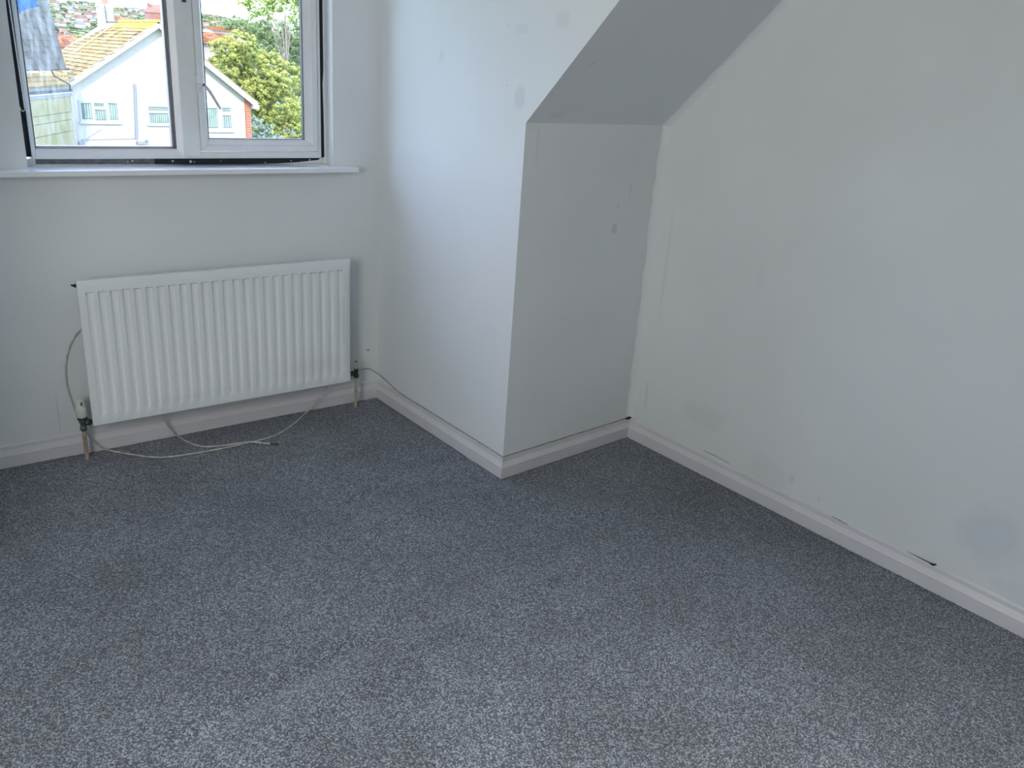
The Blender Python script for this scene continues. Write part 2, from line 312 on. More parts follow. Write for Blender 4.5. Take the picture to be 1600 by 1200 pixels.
# soft plaster fillets with rough edges in the inner corner and along the slope joint
def fillet(name, A, B, side1, side2, r, lab):
    A, B = Vector(A), Vector(B); n = 26; rows = []
    for i in range(n):
        p = A.lerp(B, i / (n - 1)); rr = r * random.uniform(.7, 1.25)
        s1, s2 = Vector(side1), Vector(side2)
        rows.append([p + s1 * rr, p + (s1 + s2) * rr * .34, p + s2 * rr, p + (s1 + s2) * -.004])
    m = MB()
    m.add([q for r_ in rows for q in r_], [(i * 4 + k, i * 4 + (k + 1) % 4, (i + 1) * 4 + (k + 1) % 4, (i + 1) * 4 + k) for i in range(n - 1) for k in range(4)] + [(0, 1, 2, 3), tuple(range(4 * n - 4, 4 * n))])
    return struct(m.build(name, m_plain, smooth=True), lab)
cx, cy = DX + T, DD + T
fillet('trim_2', (cx, cy, HB + .01), (cx, cy, ZK), (-1, -KS, 0), (0, -1, 0), .028, 'rough plaster fillet in the inner corner')
sdir = Vector((-.0042, -1, TAN)).normalized(); sn = Vector((0, -TAN, -1)).normalized()
fillet('trim_3', (cx, cy, ZK), Vector((cx, cy, ZK)) + sdir * 1.2, (-1, 0, 0), sn * .9, .022, 'rough plaster joint between sloped ceiling and right wall')

# baseboards
PROF = [(0, -.01), (0, .048), (.0025, .0525), (.0095, .068), (.0105, .081), (.0135, HB), (T + .004, HB), (T + .004, -.01)]
def skirt(name, A, B, inward, la=0, lb=0, m=m_white, lab=None):
    """A,B on the front face at floor level; inward = unit vector into the room; la/lb lengthen the back (mitre) per unit depth"""
    A, B, n = Vector(A), Vector(B), Vector(inward).normalized(); d = (B - A).normalized(); S_ = 24
    rows = []
    for i in range(S_ + 1):
        f = i / S_; jit = .0008 * math.sin(i * 1.7 + A.x * 9)
        rows.append([A.lerp(B, f) - n * (o + jit * (o < T)) + Vector((0, 0, z)) + d * (o * ((lb if f == 1 else 0) - (la if f == 0 else 0))) for o, z in PROF])
    k = len(PROF); mb = MB()
    mb.add([p for r in rows for p in r], [(i * k + j, i * k + (j + 1) % k, (i + 1) * k + (j + 1) % k, (i + 1) * k + j) for i in range(S_) for j in range(k)] + [tuple(range(k)), tuple(range(S_ * k, S_ * k + k))])
    return struct(mb.build(name, m), lab)
skirt('baseboard_back', (DXL, W + WA * DXL, 0), (0, W, 0), (WA, -1, 0), 1, 1, lab='white skirting board under the radiator')
skirt('baseboard_cheek', (0, W, 0), (0, 0, 0), (-1, 0, 0), 1, -1, lab='white skirting board along the dormer cheek')
skirt('baseboard_knee', (0, 0, 0), (DX, DD, 0), (KS, -1, 0), -1, 1, lab='white skirting board under the knee wall')
skirt('baseboard_right', (DX, DD, 0), (DX - .0042 * (DD - YF), YF, 0), (-1, 0, 0), 1, 0, lab='white skirting board along the right wall')
# dark cracks and a mouse-sized hole above the skirting
def crack(name, P, r, lab):
    return struct(MB().tube(P, r, 5).build(name, m_gap), lab)
crack('trim_4', [hr(u, v, .010) for u, v in ((1300, 807), (1312, 813), (1325, 820))], [.0008, .0012, .0006], 'dark crack above the right skirting')
crack('trim_5', [hr(u, v, .008) for u, v in ((1418, 862), (1436, 871), (1452, 879), (1457, 882), (1463, 882))], [.0005, .0014, .0018, .0045, .002], 'broken plaster hole above the right skirting')
crack('trim_6', [hk(u, v, .008) for u, v in ((978, 655), (984, 652), (990, 651), (991, 658), (984, 660))], [.003, .006, .004, .005, .003], 'dark cable hole in the inner corner')
crack('trim_7', [hr(u, v, .010) for u, v in ((1100, 704), (1115, 711), (1142, 726))], [.0004, .0010, .0004], 'hairline crack above the skirting')

# ================================================================== WINDOW
win = empty('window_1', MW @ Vector((-.77, .09, 1.08)), 'white plastic two-light window with dark unfinished gaps round it', None, None, 'structure', math.atan(WA))
del_cat = None
FY = .08
def ring(x0, x1, z0, z1, wl, wr, wb, wt, ya, yb, yin=None):
    """mitred frame: outer rectangle, bar widths, front y, back y; inner edge front may sit deeper (sloped bead)"""
    yin = ya if yin is None else yin
    O = [(x0, z0), (x1, z0), (x1, z1), (x0, z1)]; I = [(x0 + wl, z0 + wb), (x1 - wr, z0 + wb), (x1 - wr, z1 - wt), (x0 + wl, z1 - wt)]
    mb = MB(MW)
    for k in range(4):
        a, c = O[k], O[(k + 1) % 4]; p, q = I[k], I[(k + 1) % 4]
        mb.prism([(a[0], ya, a[1]), (c[0], ya, c[1]), (q[0], yin, q[1]), (p[0], yin, p[1])], [(a[0], yb, a[1]), (c[0], yb, c[1]), (q[0], yb, q[1]), (p[0], yb, p[1])])
    return mb
FX0, FX1, FZ0, FZ1 = -1.305, -.2275, 1.1045, 2.085
ring(FX0, FX1, FZ0, FZ1, .012, .018, .0065, .02, FY, FY + .06).build('outer_frame', m_upvc, win, .0012)
MB(MW).box(-.7905, -.7263, FY, FY + .06, FZ0 + .001, FZ1 - .02).build('mullion', m_upvc, win, .0015)
MB(MW).box(-.7263, FX1 - .018, FY, FY + .06, FZ0 + .006, 1.1300).build('lower_rail', m_upvc, win, .0012)
ring(FX0 + .003, -.7905, FZ0 + .0065, FZ1 - .02, .014, .024, .030, .03, FY + .001, FY + .03, FY + .012).build('glazing_bead', m_upvc_bead, win, .0008)
ring(FX0 + .016, -.8135, 1.1400, FZ1 - .048, .0022, .0022, .0022, .0022, FY + .010, FY + .032).build('gasket', m_gasket, win)
ring(FX0 + .018, -.8155, 1.1420, FZ1 - .05, .003, .008, .004, .004, FY + .0285, FY + .055).build('spacer_bar', m_spacer, win)
g1 = MB(MW).box(FX0 + .015, -.812, FY + .024, FY + .028, 1.138, FZ1 - .045).build('pane', m_glass_dirty, win); g1['label'] = 'smeared fixed left pane'
# torn blue film stuck to the left pane
film = [hit(u, v, (-WA, 1, 0), (0, W + FY + .022, 0)) for u, v in ((26, 0), (30, 23), (33, 18), (41, 14), (54, 12), (62, 10), (56, 5), (59, 1), (58, -12), (62, -30), (24, -60))]
fm = MB(); fm.slab(film, (0, .0006, 0)); f_ = fm.build('blue_film', m_film, win); f_['label'] = 'torn translucent blue film on the glass'
# opening casement
sash = empty('opening_sash', (0, 0, 0)); sash.parent = win
ring(-.7255, -.2470, 1.1335, FZ1 - .022, .022, .018, .022, .03, FY - .012, FY + .045).build('sash_frame', m_upvc, sash, .0018, seg=2)
ring(-.7030, -.2655, 1.1560, FZ1 - .053, .010, .035, .0235, .03, FY - .011, FY + .02, FY + .004).build('glazing_bead', m_upvc_bead, sash, .0008)
ring(-.6935, -.3015, 1.1785, FZ1 - .08, .0022, .0028, .0022, .0022, FY + .002, FY + .022).build('gasket', m_gasket, sash)
MB(MW).box(-.694, -.300, FY + .014, FY + .018, 1.178, FZ1 - .079).build('pane', m_glass, sash)
# handle
hd = MB(MW); hd.box(-.7305, -.7145, FY - .017, FY - .011, 1.342, 1.407)
hd.build('handle_plate', m_upvc, sash, .002, seg=2)
lv = MB(MW); P0, P1, P2 = Vector((-.7105, FY - .035, 1.377)), Vector((-.690, FY - .037, 1.353)), Vector((-.6545, FY - .037, 1.292))
lv.lathe((-.7225, FY - .011, 1.372), [(.0085, -.002), (.0085, -.02), (.006, -.030), (.004, -.034)][::-1], 14, (0, 1, 0))
lv.tube([Vector((-.722, FY - .034, 1.376)), P0, P1, P1.lerp(P2, .5), P2], [.0048, .0058, .0058, .0055, .0048], 10)
lv.build('handle', mat('handle_plastic', (.60, .57, .59), .4), sash, smooth=True)
MB(MW).lathe((-.7120, FY - .0405, 1.3765), [(.0035, -.001), (.0035, .002)], 12, (0, 1, 0)).build('lock_button', m_gasket, sash)
MB(MW).box(-.7605, -.7465, FY - .004, FY + .002, 1.655, 1.69).build('tab', mat('blue_tab', (.03, .045, .16), .5), win, .001)['label'] = 'dark blue sticker tab'
# unfinished strips round the frame
def strip(name, P, ya, yb, m): 
    return MB(MW).prism([(x_, ya, z_) for x_, z_ in P], [(x_, yb, z_) for x_, z_ in P]).build(name, m, win)
strip('gap_strip', [(FX1 - .002, 1.108), (-.2125, 1.108), (-.2135, 1.28), (-.2165, 1.40), (-.2120, 1.45), (-.2125, 2.1), (FX1 - .002, 2.1)], FY + .004, FY + .05, m_gap)['label'] = 'black gap right of the frame'
strip('gap_strip', [(OX0 + .001, 1.112), (FX0 + .002, 1.112), (FX0 + .002, 2.1), (OX0 + .001, 2.1)], FY + .006, FY + .05, m_gap)['label'] = 'dark gap left of the frame'
strip('gap_strip', [(-.90, 1.084), (-.78, 1.082), (-.55, 1.0815), (-.42, 1.0835), (-.33, 1.088), (-.24, 1.0965), (-.232, 1.1035), (-.26, 1.106), (-.90, 1.106)], FY + .0025, FY + .05, m_gap)['label'] = 'black gap under the frame'
strip('gap_strip', [(-1.295, 1.087), (-.895, 1.084), (-.895, 1.106), (-1.295, 1.106)], FY + .003, FY + .05, m_gapgrey)['label'] = 'grey mastic gap under the fixed pane'
MB(MW).box(OX0, OX1, FY + .006, FY + .055, 1.0815, 1.1045).build('filler_board', m_upvc, win)
MB(MW).box(FX1 + .012, OX1, FY + .005, FY + .055, 1.08, 2.1).build('filler_board', m_upvc, win)
MB(MW).box(OX0, OX1, FY + .004, FY + .055, FZ1 - .002, OZ1).build('filler_board', m_upvc, win)
mo = MB(MW)
for u, v, r in ((270, 252, .0045), (298, 252.5, .0055), (304, 253, .003), (415, 254, .003), (455, 251.5, .0025), (484, 250, .0045), (472, 252, .002), (207, 251, .004), (200, 253, .003), (345, 252, .002)):
    p = MW.inverted() @ hw(u, v, FY); mo.lathe((p.x, FY + .001, p.z), [(r * .3, -.003), (r, -.001), (r * .8, .004)], 7, (0, 1, 0))
mo.v = [v + Vector((random.uniform(-.001, .001), 0, random.uniform(-.001, .001))) for v in mo.v]
o_ = mo.build('mortar_crumbs', mat('mortar', (.45, .46, .48), .9), win); o_['kind'] = 'stuff'

# sill board
sb = MB(MW); sb.box(-1.50, -.122, -.060, FY + .07, OZ0 - .0003, 1.0813)
struct(sb.build('trim_8', m_sill, bevel=.004, seg=3, smooth=True), 'white painted window board')
# flat plaster margin strip left of the reveal
# blind cord with beads
bc = empty('blind_cord', hw(36, 172, T - .006), 'white beaded blind cord hanging in a loop at the left window edge', 'cord')
Z0 = 2.05
cordL = [hw(8, 0, .005), hw(10, 50, .005), hw(17, 110, .003), hw(25, 150, .002), hw(31, 168, .000)]
cordL = [Vector((cordL[0].x, cordL[0].y, Z0))] + cordL + [hw(34, 173, -.002), hw(37, 173.5, -.003), hw(39, 170, -.003)]
def smoothpath(P, n=8):
    P = [Vector(p) for p in P]; Q = [P[0] * 2 - P[1]] + P + [P[-1] * 2 - P[-2]]; out = []
    for i in range(1, len(Q) - 2):
        for k in range(n):
            t_ = k / n; a, b2, c, d = Q[i - 1], Q[i], Q[i + 1], Q[i + 2]
            out.append(.5 * ((2 * b2) + (c - a) * t_ + (2 * a - 5 * b2 + 4 * c - d) * t_ ** 2 + (3 * b2 - a - 3 * c + d) * t_ ** 3))
    return out + [P[-1]]
MB().tube(smoothpath(cordL, 6), .0014, 6).build('cord', mat('cord_white', (.75, .75, .73), .5), bc, smooth=True)
A_ = hw(13.5, 0, .01); B_ = hw(38.5, 168, -.003); dirv = (A_ - B_).normalized()
topz = (Z0 - B_.z) / dirv.z; nb = int(topz / .0062); bm_ = MB()
for i in range(nb):
    bm_.lathe(B_ + dirv * (.0062 * i), [(.0008, -.0024), (.0021, -.0012), (.0024, 0), (.0021, .0012), (.0008, .0024)], 6, dirv)
bm_.tube([B_, B_ + dirv * topz], .0006, 4)
k_ = bm_.build('bead_chain', mat('bead_white', (.8, .8, .82), .3), bc, smooth=True); k_['kind'] = 'stuff'

# ================================================================== RADIATOR
rad = empty('radiator', MW @ Vector((-.714, -.06, .147)), 'long white ribbed panel radiator under the window sill', 'radiator', rz=math.atan(WA))
RX0, RX1, RZ0, RZ1, RF = -1.243, -.185, .145, .707, -.10
NR = 25; mb = MB(MW)
xs_ = []; pitch = (RX1 - RX0 - .044) / NR
px = [(RX0, .004)] + [(RX0 + .004, 0)] + [(RX0 + .022, 0)]
for i in range(NR):
    a = RX0 + .022 + i * pitch
    px += [(a + pitch * .04, .0), (a + pitch * .24, .0075), (a + pitch * .44, .0075), (a + pitch * .66, 0.), (a + pitch * 1.0, 0.)]
px += [(RX1 - .004, 0), (RX1, .004)]
zl = [(RZ0, 0, .006), (RZ0 + .005, 0, .001), (RZ0 + .040, 0, 0), (RZ0 + .047, 1, 0), (RZ1 - .048, 1, 0), (RZ1 - .044, 0, 0), (RZ1 - .006, 0, 0), (RZ1 - .0015, 0, .002), (RZ1, 0, .008)]
n = len(px); vs = [(x_, RF + d * f + dy, z_) for z_, f, dy in zl for x_, d in px]
fs = [(j * n + i, j * n + i + 1, (j + 1) * n + i + 1, (j + 1) * n + i) for j in range(len(zl) - 1) for i in range(n - 1)]
o0 = len(vs); vs += [(RX0, RF + .02, RZ0), (RX1, RF + .02, RZ0), (RX1, RF + .02, RZ1), (RX0, RF + .02, RZ1)]
m_ = len(zl) - 1
fs += [(o0, o0 + 3, o0 + 2, o0 + 1), tuple(range(n))[::-1] + (o0, o0 + 1), tuple(range(m_ * n, m_ * n + n)) + (o0 + 2, o0 + 3),
       tuple(j * n for j in range(m_ + 1)) + (o0 + 3, o0), tuple(j * n + n - 1 for j in range(m_ + 1))[::-1] + (o0 + 1, o0 + 2)]
mb.add(vs, fs)
# enamel with grey scuffs low on the right
m_panel = wall_mat('radiator_panel_enamel', (.76, .785, .80), [around(hw(500, 570, RF), (.16, .2, .06), GREY, .22, .9), around(hw(300, 620, RF), (.25, .2, .03), GREY, .2, .9), around(hw(535, 500, RF), (.02, .2, .14), GREY, .3, .6)], .03)
m_panel.node_tree.nodes['Principled BSDF'].inputs['Roughness'].default_value = .38
mb.build('panel', m_panel, rad, smooth=True)
fin = MB(MW); nf = 40
for i in range(nf):
    a = RX0 + .03 + (RX1 - RX0 - .06) * i / nf; q = (RX1 - RX0 - .06) / nf
    fin.box(a, a + .0012, RF + .019, RF + .058, RZ0 + .03, RZ1 - .03); fin.box(a, a + q * .5, RF + .0568, RF + .058, RZ0 + .03, RZ1 - .03)
o_ = fin.build('convector_fins', m_rad, rad); o_['kind'] = 'stuff'
for xb in (RX0 + .16, RX1 - .16):
    k_ = MB(MW).box(xb - .015, xb + .015, T - .004, T - .0005, .20, .66).box(xb - .012, xb + .012, RF + .021, T - .003, .215, .245).box(xb - .012, xb + .012, RF + .021, T - .003, .60, .63).build('bracket', m_rad, rad)
rear = MB(MW).tube([(RX0 + .01, RF + .03, RZ0 + .006), (RX1 - .01, RF + .03, RZ0 + .006)], .0075, 8).build('bottom_channel', m_rad, rad, smooth=True)
MB(MW).tube([(RX0 - .0005, RF + .013, .688), (RX0 - .008, RF + .013, .688)], .0065, 8).tube([(RX0 - .008, RF + .013, .688), (RX0 - .016, RF + .012, .692)], .0035, 8).build('air_vent', m_darkmetal, rad, smooth=True)
# thermostatic valve, left: its own thing, screwed to the radiator tail
VY = -.060
va = empty('radiator_valve', MW @ Vector((-1.272, VY, .0)), 'white-capped thermostatic radiator valve on a peeling painted pipe', 'valve')
MB(MW).lathe((-1.272, VY, .178), [(.0165, 0), (.0195, .004), (.0205, .030), (.0195, .038), (.0150, .046), (.0140, .068), (.0125, .074), (.004, .0755)], 24).build('thermostat_head', m_cream, va, smooth=True)
hb_ = MB(MW)
for k in range(14):
    q = 2 * math.pi * k / 14; hb_.box(-1.272 + .0192 * math.cos(q) - .0012, -1.272 + .0192 * math.cos(q) + .0012, VY + .0192 * math.sin(q) - .0012, VY + .0192 * math.sin(q) + .0012, .214, .2185)
hb_.build('grip_ribs', m_cream, va)['kind'] = 'stuff'
MB(MW).box(-1.2750, -1.2680, VY - .0158, VY - .0130, .228, .242).build('dial_window', mat('dial_grey', (.12, .12, .13), .5), va)
MB(MW).lathe((-1.272, VY, .170), [(.0175, 0), (.0175, .008)], 20).build('collar', m_darkmetal, va, smooth=True)
MB(MW).lathe((-1.272, VY, .120), [(.008, 0), (.0125, .004), (.0125, .016), (.0095, .020), (.0115, .032), (.0145, .040), (.0145, .050)], 6).build('valve_body', m_greymetal, va)
MB(MW).tube([(-1.262, VY, .152), (-1.252, VY - .002, .153)], .0115, 6).tube([(-1.252, VY - .002, .153), (-1.2435, VY - .010, .156)], .0085, 10).tube([(-1.254, VY, .153), (-1.248, VY - .003, .154)], .013, 6).build('union_nut', m_darkmetal, va)
MB(MW).tube([(-1.272, VY, .122), (-1.272, VY + .002, .06), (-1.2715, VY + .004, -.01)], [.0078, .0075, .0078], 12).build('pipe', m_pipe, va, smooth=True)
# lockshield valve, right
la = empty('radiator_valve', MW @ Vector((-.1365, VY, .0)), 'slim cream-capped lockshield valve at the right radiator end', 'valve')
MB(MW).lathe((-.1365, VY, .190), [(.0070, 0), (.0078, .002), (.0070, .030), (.0062, .034)], 16).build('cap', m_pipe2, la, smooth=True)
MB(MW).lathe((-.1365, VY, .2235), [(.0064, 0), (.0064, .0022)], 16).build('cap_top', m_black, la)
MB(MW).lathe((-.1365, VY, .145), [(.008, 0), (.0125, .003), (.0125, .016), (.0085, .020), (.0105, .030), (.0105, .043), (.007, .046)], 6).build('valve_body', m_darkmetal, la)
MB(MW).tube([(-.146, VY, .170), (-.160, VY - .002, .170)], .0105, 6).tube([(-.158, VY - .002, .170), (-.1855, VY - .012, .170)], .0085, 10).tube([(-.170, VY - .004, .170), (-.178, VY - .006, .170)], .013, 6).build('union_nut', m_darkmetal, la)
MB(MW).tube([(-.1365, VY, .147), (-.137, VY + .003, .06), (-.1365, VY + .006, -.01)], .0075, 12).build('pipe', m_pipe2, la, smooth=True)

# ================================================================== CABLES
def cable(name, P, r, m, label):
    return tag(MB().tube(smoothpath(P, 8), r, 8).build(name, m, smooth=True), label, 'cable')
fz = lambda u, v, z=.0045: hz(u, v, z)
P = [hw(150, 498, -.010), hw(132, 508, .004), hw(114, 530, .009), hw(104, 560, .010), hw(103, 590, .010), hw(108, 615, .010), hw(117, 640, .010), hw(129, 667, .006), hw(138, 680, -.008), hw(150, 692, -.012),
     fz(165, 702), fz(200, 709), fz(235, 714), fz(262, 714), fz(300, 709), fz(340, 702), fz(376, 694.5), fz(412, 686), fz(435, 678), hz(458, 663, .006), hw(478, 645, -.035), hw(495, 626, -.04), hw(510, 606, -.045), hw(522, 588, -.05)]
cable('coaxial_cable', P, .0031, m_cable, 'long white cable looping from left of the radiator over the carpet')
P = [hw(245, 630, -.03), hw(254, 648, -.03), hw(260, 661, -.025), hw(270, 674, -.018), hw(280, 683, -.014), fz(292, 690), fz(308, 696), fz(325, 698), fz(350, 696, .007), fz(372, 692.5, .011), fz(389, 690.5, .0125), fz(405, 691.5, .008), fz(424, 693.5)]
c2 = empty('coaxial_cable', P[6], 'short white cable with a black plug lying on the carpet', 'cable')
MB().tube(smoothpath(P, 8), .0031, 8).build('lead', m_cable, c2, smooth=True)
pe, pd = fz(424, 693.5), (fz(439, 694.5) - fz(424, 693.5)).normalized()
MB().tube([pe - pd * .004, pe + pd * .010], .0042, 8).tube([pe + pd * .010, pe + pd * .016], .0028, 8).tube([pe + pd * .016, pe + pd * .030], .0042, 8).build('plug', m_black, c2, smooth=True)['label'] = 'black plug'
hcq = lambda u, v, x=.006: hc(u, v, x)
P = [hw(561, 579, -.055), hw(566, 577, -.03), hw(576, 576.5, -.005), hw(584, 580, .004), hcq(594, 587, .004), hcq(604, 596, .007), hcq(614, 606, .009), hcq(628, 617, .010), hcq(660, 640, .010), hcq(700, 667, .010), hcq(740, 693, .010), hcq(768, 710, .010), hcq(781, 716, .008),
     Vector((.003, .003, .0925)), hk(792, 717, .006), hk(815, 710, .010), hk(860, 697, .010), hk(910, 681, .010), hk(950, 667, .010), hk(975, 657, .010), hk(986, 650, .012)]
P = [p if i < 6 else Vector((.0132, p.y, max(p.z, HB + .0018) if i < 8 else HB + .0018)) if i < 13 else Vector((.0115, .0115, HB + .0018)) if i == 13 else Vector((p.x, KS * p.x + .0132, HB + .0018 if i < 18 else max(p.z, .0893))) for i, p in enumerate(P)]
cable('phone_cable', P, .0016, m_cable2, 'thin cable coloured dark for the shaded gap along the skirting top')  # its brown colour paints the dark gap behind the white cable
P = [hcq(610, 607, .008), hcq(628, 619.5, .005), hcq(660, 643, .003), hcq(700, 670, .003), hcq(740, 696, .003), hcq(768, 714, .003), hcq(779, 719, .002), Vector((.0005, -.0005, .0890)), hk(792, 721, .001), hk(815, 713.5, .002), hk(860, 700, .002), hk(910, 684, .003), hk(950, 670, .003), hk(978, 660, .004), hk(990, 655, .006), hk(994, 652, .008)]
P = [Vector((.0098, p.y, HB + .0004)) if i < 7 else Vector((.0092, .0092, HB + .0004)) if i == 7 else Vector((p.x, KS * p.x + .0098, HB + .0004 if i < 13 else HB + .0004)) for i, p in enumerate(P)]
cable('phone_cable', P, .0016, m_cable, 'thin white cable lying on the skirting in front of the brown one')

# carpet crumbs (uncountable lint)
li = MB(); rnd = random.Random(3)
spots = [(1231, 825), (1243, 828), (1262, 838), (1318, 866), (1337, 873), (1345, 878), (1355, 892), (1366, 890), (1290, 905), (1182, 980), (1153, 967), (1110, 1080), (870, 1115), (488, 1130), (42, 1080), (707, 803), (318, 803), (645, 905), (1336, 1017), (470, 845), (1411, 981), (560, 768), (960, 740), (1412, 979), (1475, 962)]
spots += [(rnd.gauss(1350, 40), rnd.gauss(885, 14)) for _ in range(22)] + [(rnd.uniform(0, 1500), rnd.uniform(950, 1200)) for _ in range(30)]
for u, v in spots:
    p = hz(u, v, .006)
    if p.x > DX - .03 or (p.x > -.02 and p.y > -.02): continue
    r = rnd.uniform(.0012, .0028); li.lathe(p, [(r * .4, -r * .6), (r, 0), (r * .5, r * .6)], 5, (rnd.uniform(-1, 1), rnd.uniform(-1, 1), .6))
tag(li.build('carpet_lint', m_lint), 'pale crumbs of plaster and lint scattered on the grey carpet', 'lint', None, 'stuff')
# fuzzy pile edge along the skirtings (uncountable tufts)
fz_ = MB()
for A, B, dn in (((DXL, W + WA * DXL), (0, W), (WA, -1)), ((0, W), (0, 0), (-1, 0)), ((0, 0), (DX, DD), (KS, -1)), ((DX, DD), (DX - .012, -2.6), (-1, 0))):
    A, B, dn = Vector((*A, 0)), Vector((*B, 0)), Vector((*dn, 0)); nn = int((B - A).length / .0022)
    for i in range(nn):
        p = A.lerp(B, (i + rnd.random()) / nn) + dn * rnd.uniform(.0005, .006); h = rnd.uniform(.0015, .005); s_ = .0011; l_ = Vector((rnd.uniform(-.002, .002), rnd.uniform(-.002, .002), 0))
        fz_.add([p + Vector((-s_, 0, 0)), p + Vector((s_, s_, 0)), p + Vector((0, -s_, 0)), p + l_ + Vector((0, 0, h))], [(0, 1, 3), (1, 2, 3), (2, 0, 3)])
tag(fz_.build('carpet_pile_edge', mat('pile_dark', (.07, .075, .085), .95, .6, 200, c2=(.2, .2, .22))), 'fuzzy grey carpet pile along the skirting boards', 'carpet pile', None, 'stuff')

# ================================================================== OUTSIDE
GD = 40.0; GZ = -4.6
m_render = mat('white_render', (.375, .355, .32), .8, .04, .6)
m_bargeb = mat('bargeboard', (.37, .36, .34), .5)
m_tile = attr_mat('roof_tiles', [(.10, .06, .022), (.24, .155, .055), (.31, .23, .085), (.44, .37, .02)], .9)
m_redroof = attr_mat('red_tiles', [(.13, .05, .025), (.24, .09, .04), (.30, .16, .06)], .9)
m_brick = mat('red_brick', (.36, .10, .04), .85, .4, 8, c2=(.26, .08, .04))
m_chim = mat('chimney_joint', (.30, .17, .13), .9, .4, 3, c2=(.22, .12, .09)); m_chim2 = mat('chimney_brick', (.30, .12, .08), .9, .4, 3, c2=(.21, .10, .07))
m_mortar = mat('brick_mortar', (.36, .30, .24), .9)
m_slate = attr_mat('slates', [(.15, .17, .18), (.21, .23, .24), (.27, .29, .29)], .55)
m_green = mat('stained_render', (.215, .205, .095), .9, .35, 1.2, c2=(.29, .25, .15))
m_dark = mat('dark_gutter', (.05, .055, .06), .5)
m_grey = mat('grey_fascia', (.20, .20, .195), .6)
m_curt = mat('curtain', (.26, .32, .26), .8, .4, 3)
m_darkglass = mat('far_glass', (.05, .075, .06), .3)
m_ground = mat('lawn', (.10, .15, .05), .95, .4, .5)
YD = Vector((0, 1, 0))

gb = MB(); gb.box(-150, 250, 8, 420, GZ - .5, GZ)
struct(gb.build('trim_9', m_ground), 'ground outside between the houses')

hs = empty('house', hy(245, 232, GD).xy.to_3d() + Vector((0, 0, GZ)), 'white rendered gable house with a lichen-yellow tiled roof', 'house')
A = hy(243, 34, GD); EL = hy(103, 127, GD); ER = hy(399, 161, GD); WL = hy(110, 132, GD); WR = hy(391, 150, GD)
inner = lambda P, d: [Vector(p) + Vector((0, d, 0)) for p in P]
wallp = [Vector((WL.x, GD, GZ)), Vector((WR.x, GD, GZ)), Vector((WR.x, GD, A.z + (ER.z - A.z) * (WR.x - A.x) / (ER.x - A.x) - .06)), Vector((A.x, GD, A.z - .06)), Vector((WL.x, GD, A.z + (EL.z - A.z) * (WL.x - A.x) / (EL.x - A.x) - .06))]
wm = MB(); wm.slab(wallp, (0, 9, 0)); wm.build('wall', m_render, hs)
OV = .42
nl = Vector((EL.x - A.x, 0, EL.z - A.z)); Ls = nl.length; dl = nl.normalized(); nrm = Vector((dl.z, 0, -dl.x)); nrm = nrm if nrm.z > 0 else -nrm
nr = Vector((ER.x - A.x, 0, ER.z - A.z)); dr = nr.normalized(); nrr = Vector((dr.z, 0, -dr.x)); nrr = nrr if nrr.z > 0 else -nrr
def on_slope(u, v):
    p = hit(u, v, nrm, A); q = p - A; return (q.y, q.dot(dl))
poly = [(-OV + .05, 0), on_slope(190, 33), on_slope(155, 47), on_slope(105, 72), on_slope(60, 112), (on_slope(60, 112)[0], Ls), (-OV + .05, Ls)]
def inside(pt, P):
    c = False
    for i in range(len(P)):
        (x1, y1), (x2, y2) = P[i], P[i - 1]
        if (y1 > pt[1]) != (y2 > pt[1]) and pt[0] < (x2 - x1) * (pt[1] - y1) / (y2 - y1) + x1: c = not c
    return c
roof = MB(); roof.slab([A + YD * a + dl * s_ - nrm * .10 for a, s_ in poly], nrm * .06)
r_o = roof.build('roof', mat('roof_felt', (.24, .21, .16), .9), hs)
rt = MB(); NRW = 18; rp_ = Ls / NRW; tw = .30; rr_ = random.Random(5)
for j in range(NRW):
    for i in range(-2, 60):
        a0 = i * tw + (.15 if j % 2 else 0); s0 = j * rp_
        if not inside((a0 + tw / 2, s0 + rp_ / 2), poly): continue
        l0 = rr_.uniform(-.005, .006); v_ = rr_.uniform(.12, .62)
        if j < 2: v_ = rr_.uniform(.8, 1.0)
        elif j < 5: v_ = rr_.choice([.05, .2, .35, .8])
        p = lambda a, s_, h: A + YD * a + dl * s_ + nrm * h
        q0, q1 = p(a0 + .006, s0 - .02, -.03), p(a0 + tw - .006, s0 - .02, -.03)
        rt.prism([q0, q1, p(a0 + tw - .006, s0 + rp_, .012 + l0), p(a0 + .006, s0 + rp_, .012 + l0)], [q0 - nrm * .03, q1 - nrm * .03, p(a0 + tw - .006, s0 + rp_, -.035), p(a0 + .006, s0 + rp_, -.035)], v_ + .001)
o_ = rt.build('roof_tiles', m_tile, r_o); o_['kind'] = 'stuff'
rd = MB()
for k in range(int(on_slope(190, 33)[0] / .35) + 2):
    rd.tube([A + YD * (-OV + .35 * k) + Vector((0, 0, .0)), A + YD * (-OV + .35 * k + .33)], .09, 8)
rd.build('ridge_tiles', mat('ridge_lichen', (.40, .35, .02), .9, .5, 3, c2=(.26, .19, .05)), r_o)['kind'] = 'stuff'
va_, vb_ = on_slope(176, 41), on_slope(118, 82)
rd = MB().tube([A + YD * va_[0] + dl * va_[1] + nrm * .02, A + YD * vb_[0] + dl * vb_[1] + nrm * .02], .06, 6)
rd.build('valley_mortar', mat('valley', (.30, .23, .09), .9), r_o)
ro = MB(); ro.slab([A + nrr * .04 - YD * (OV + .02), ER + nrr * .04 - YD * (OV + .02), ER + nrr * .04 + YD * 9, A + nrr * .04 + YD * 9], -nrr * .035); ro.build('right_roof', mat('roof_far', (.26, .22, .13), .9, .3, 4), hs)
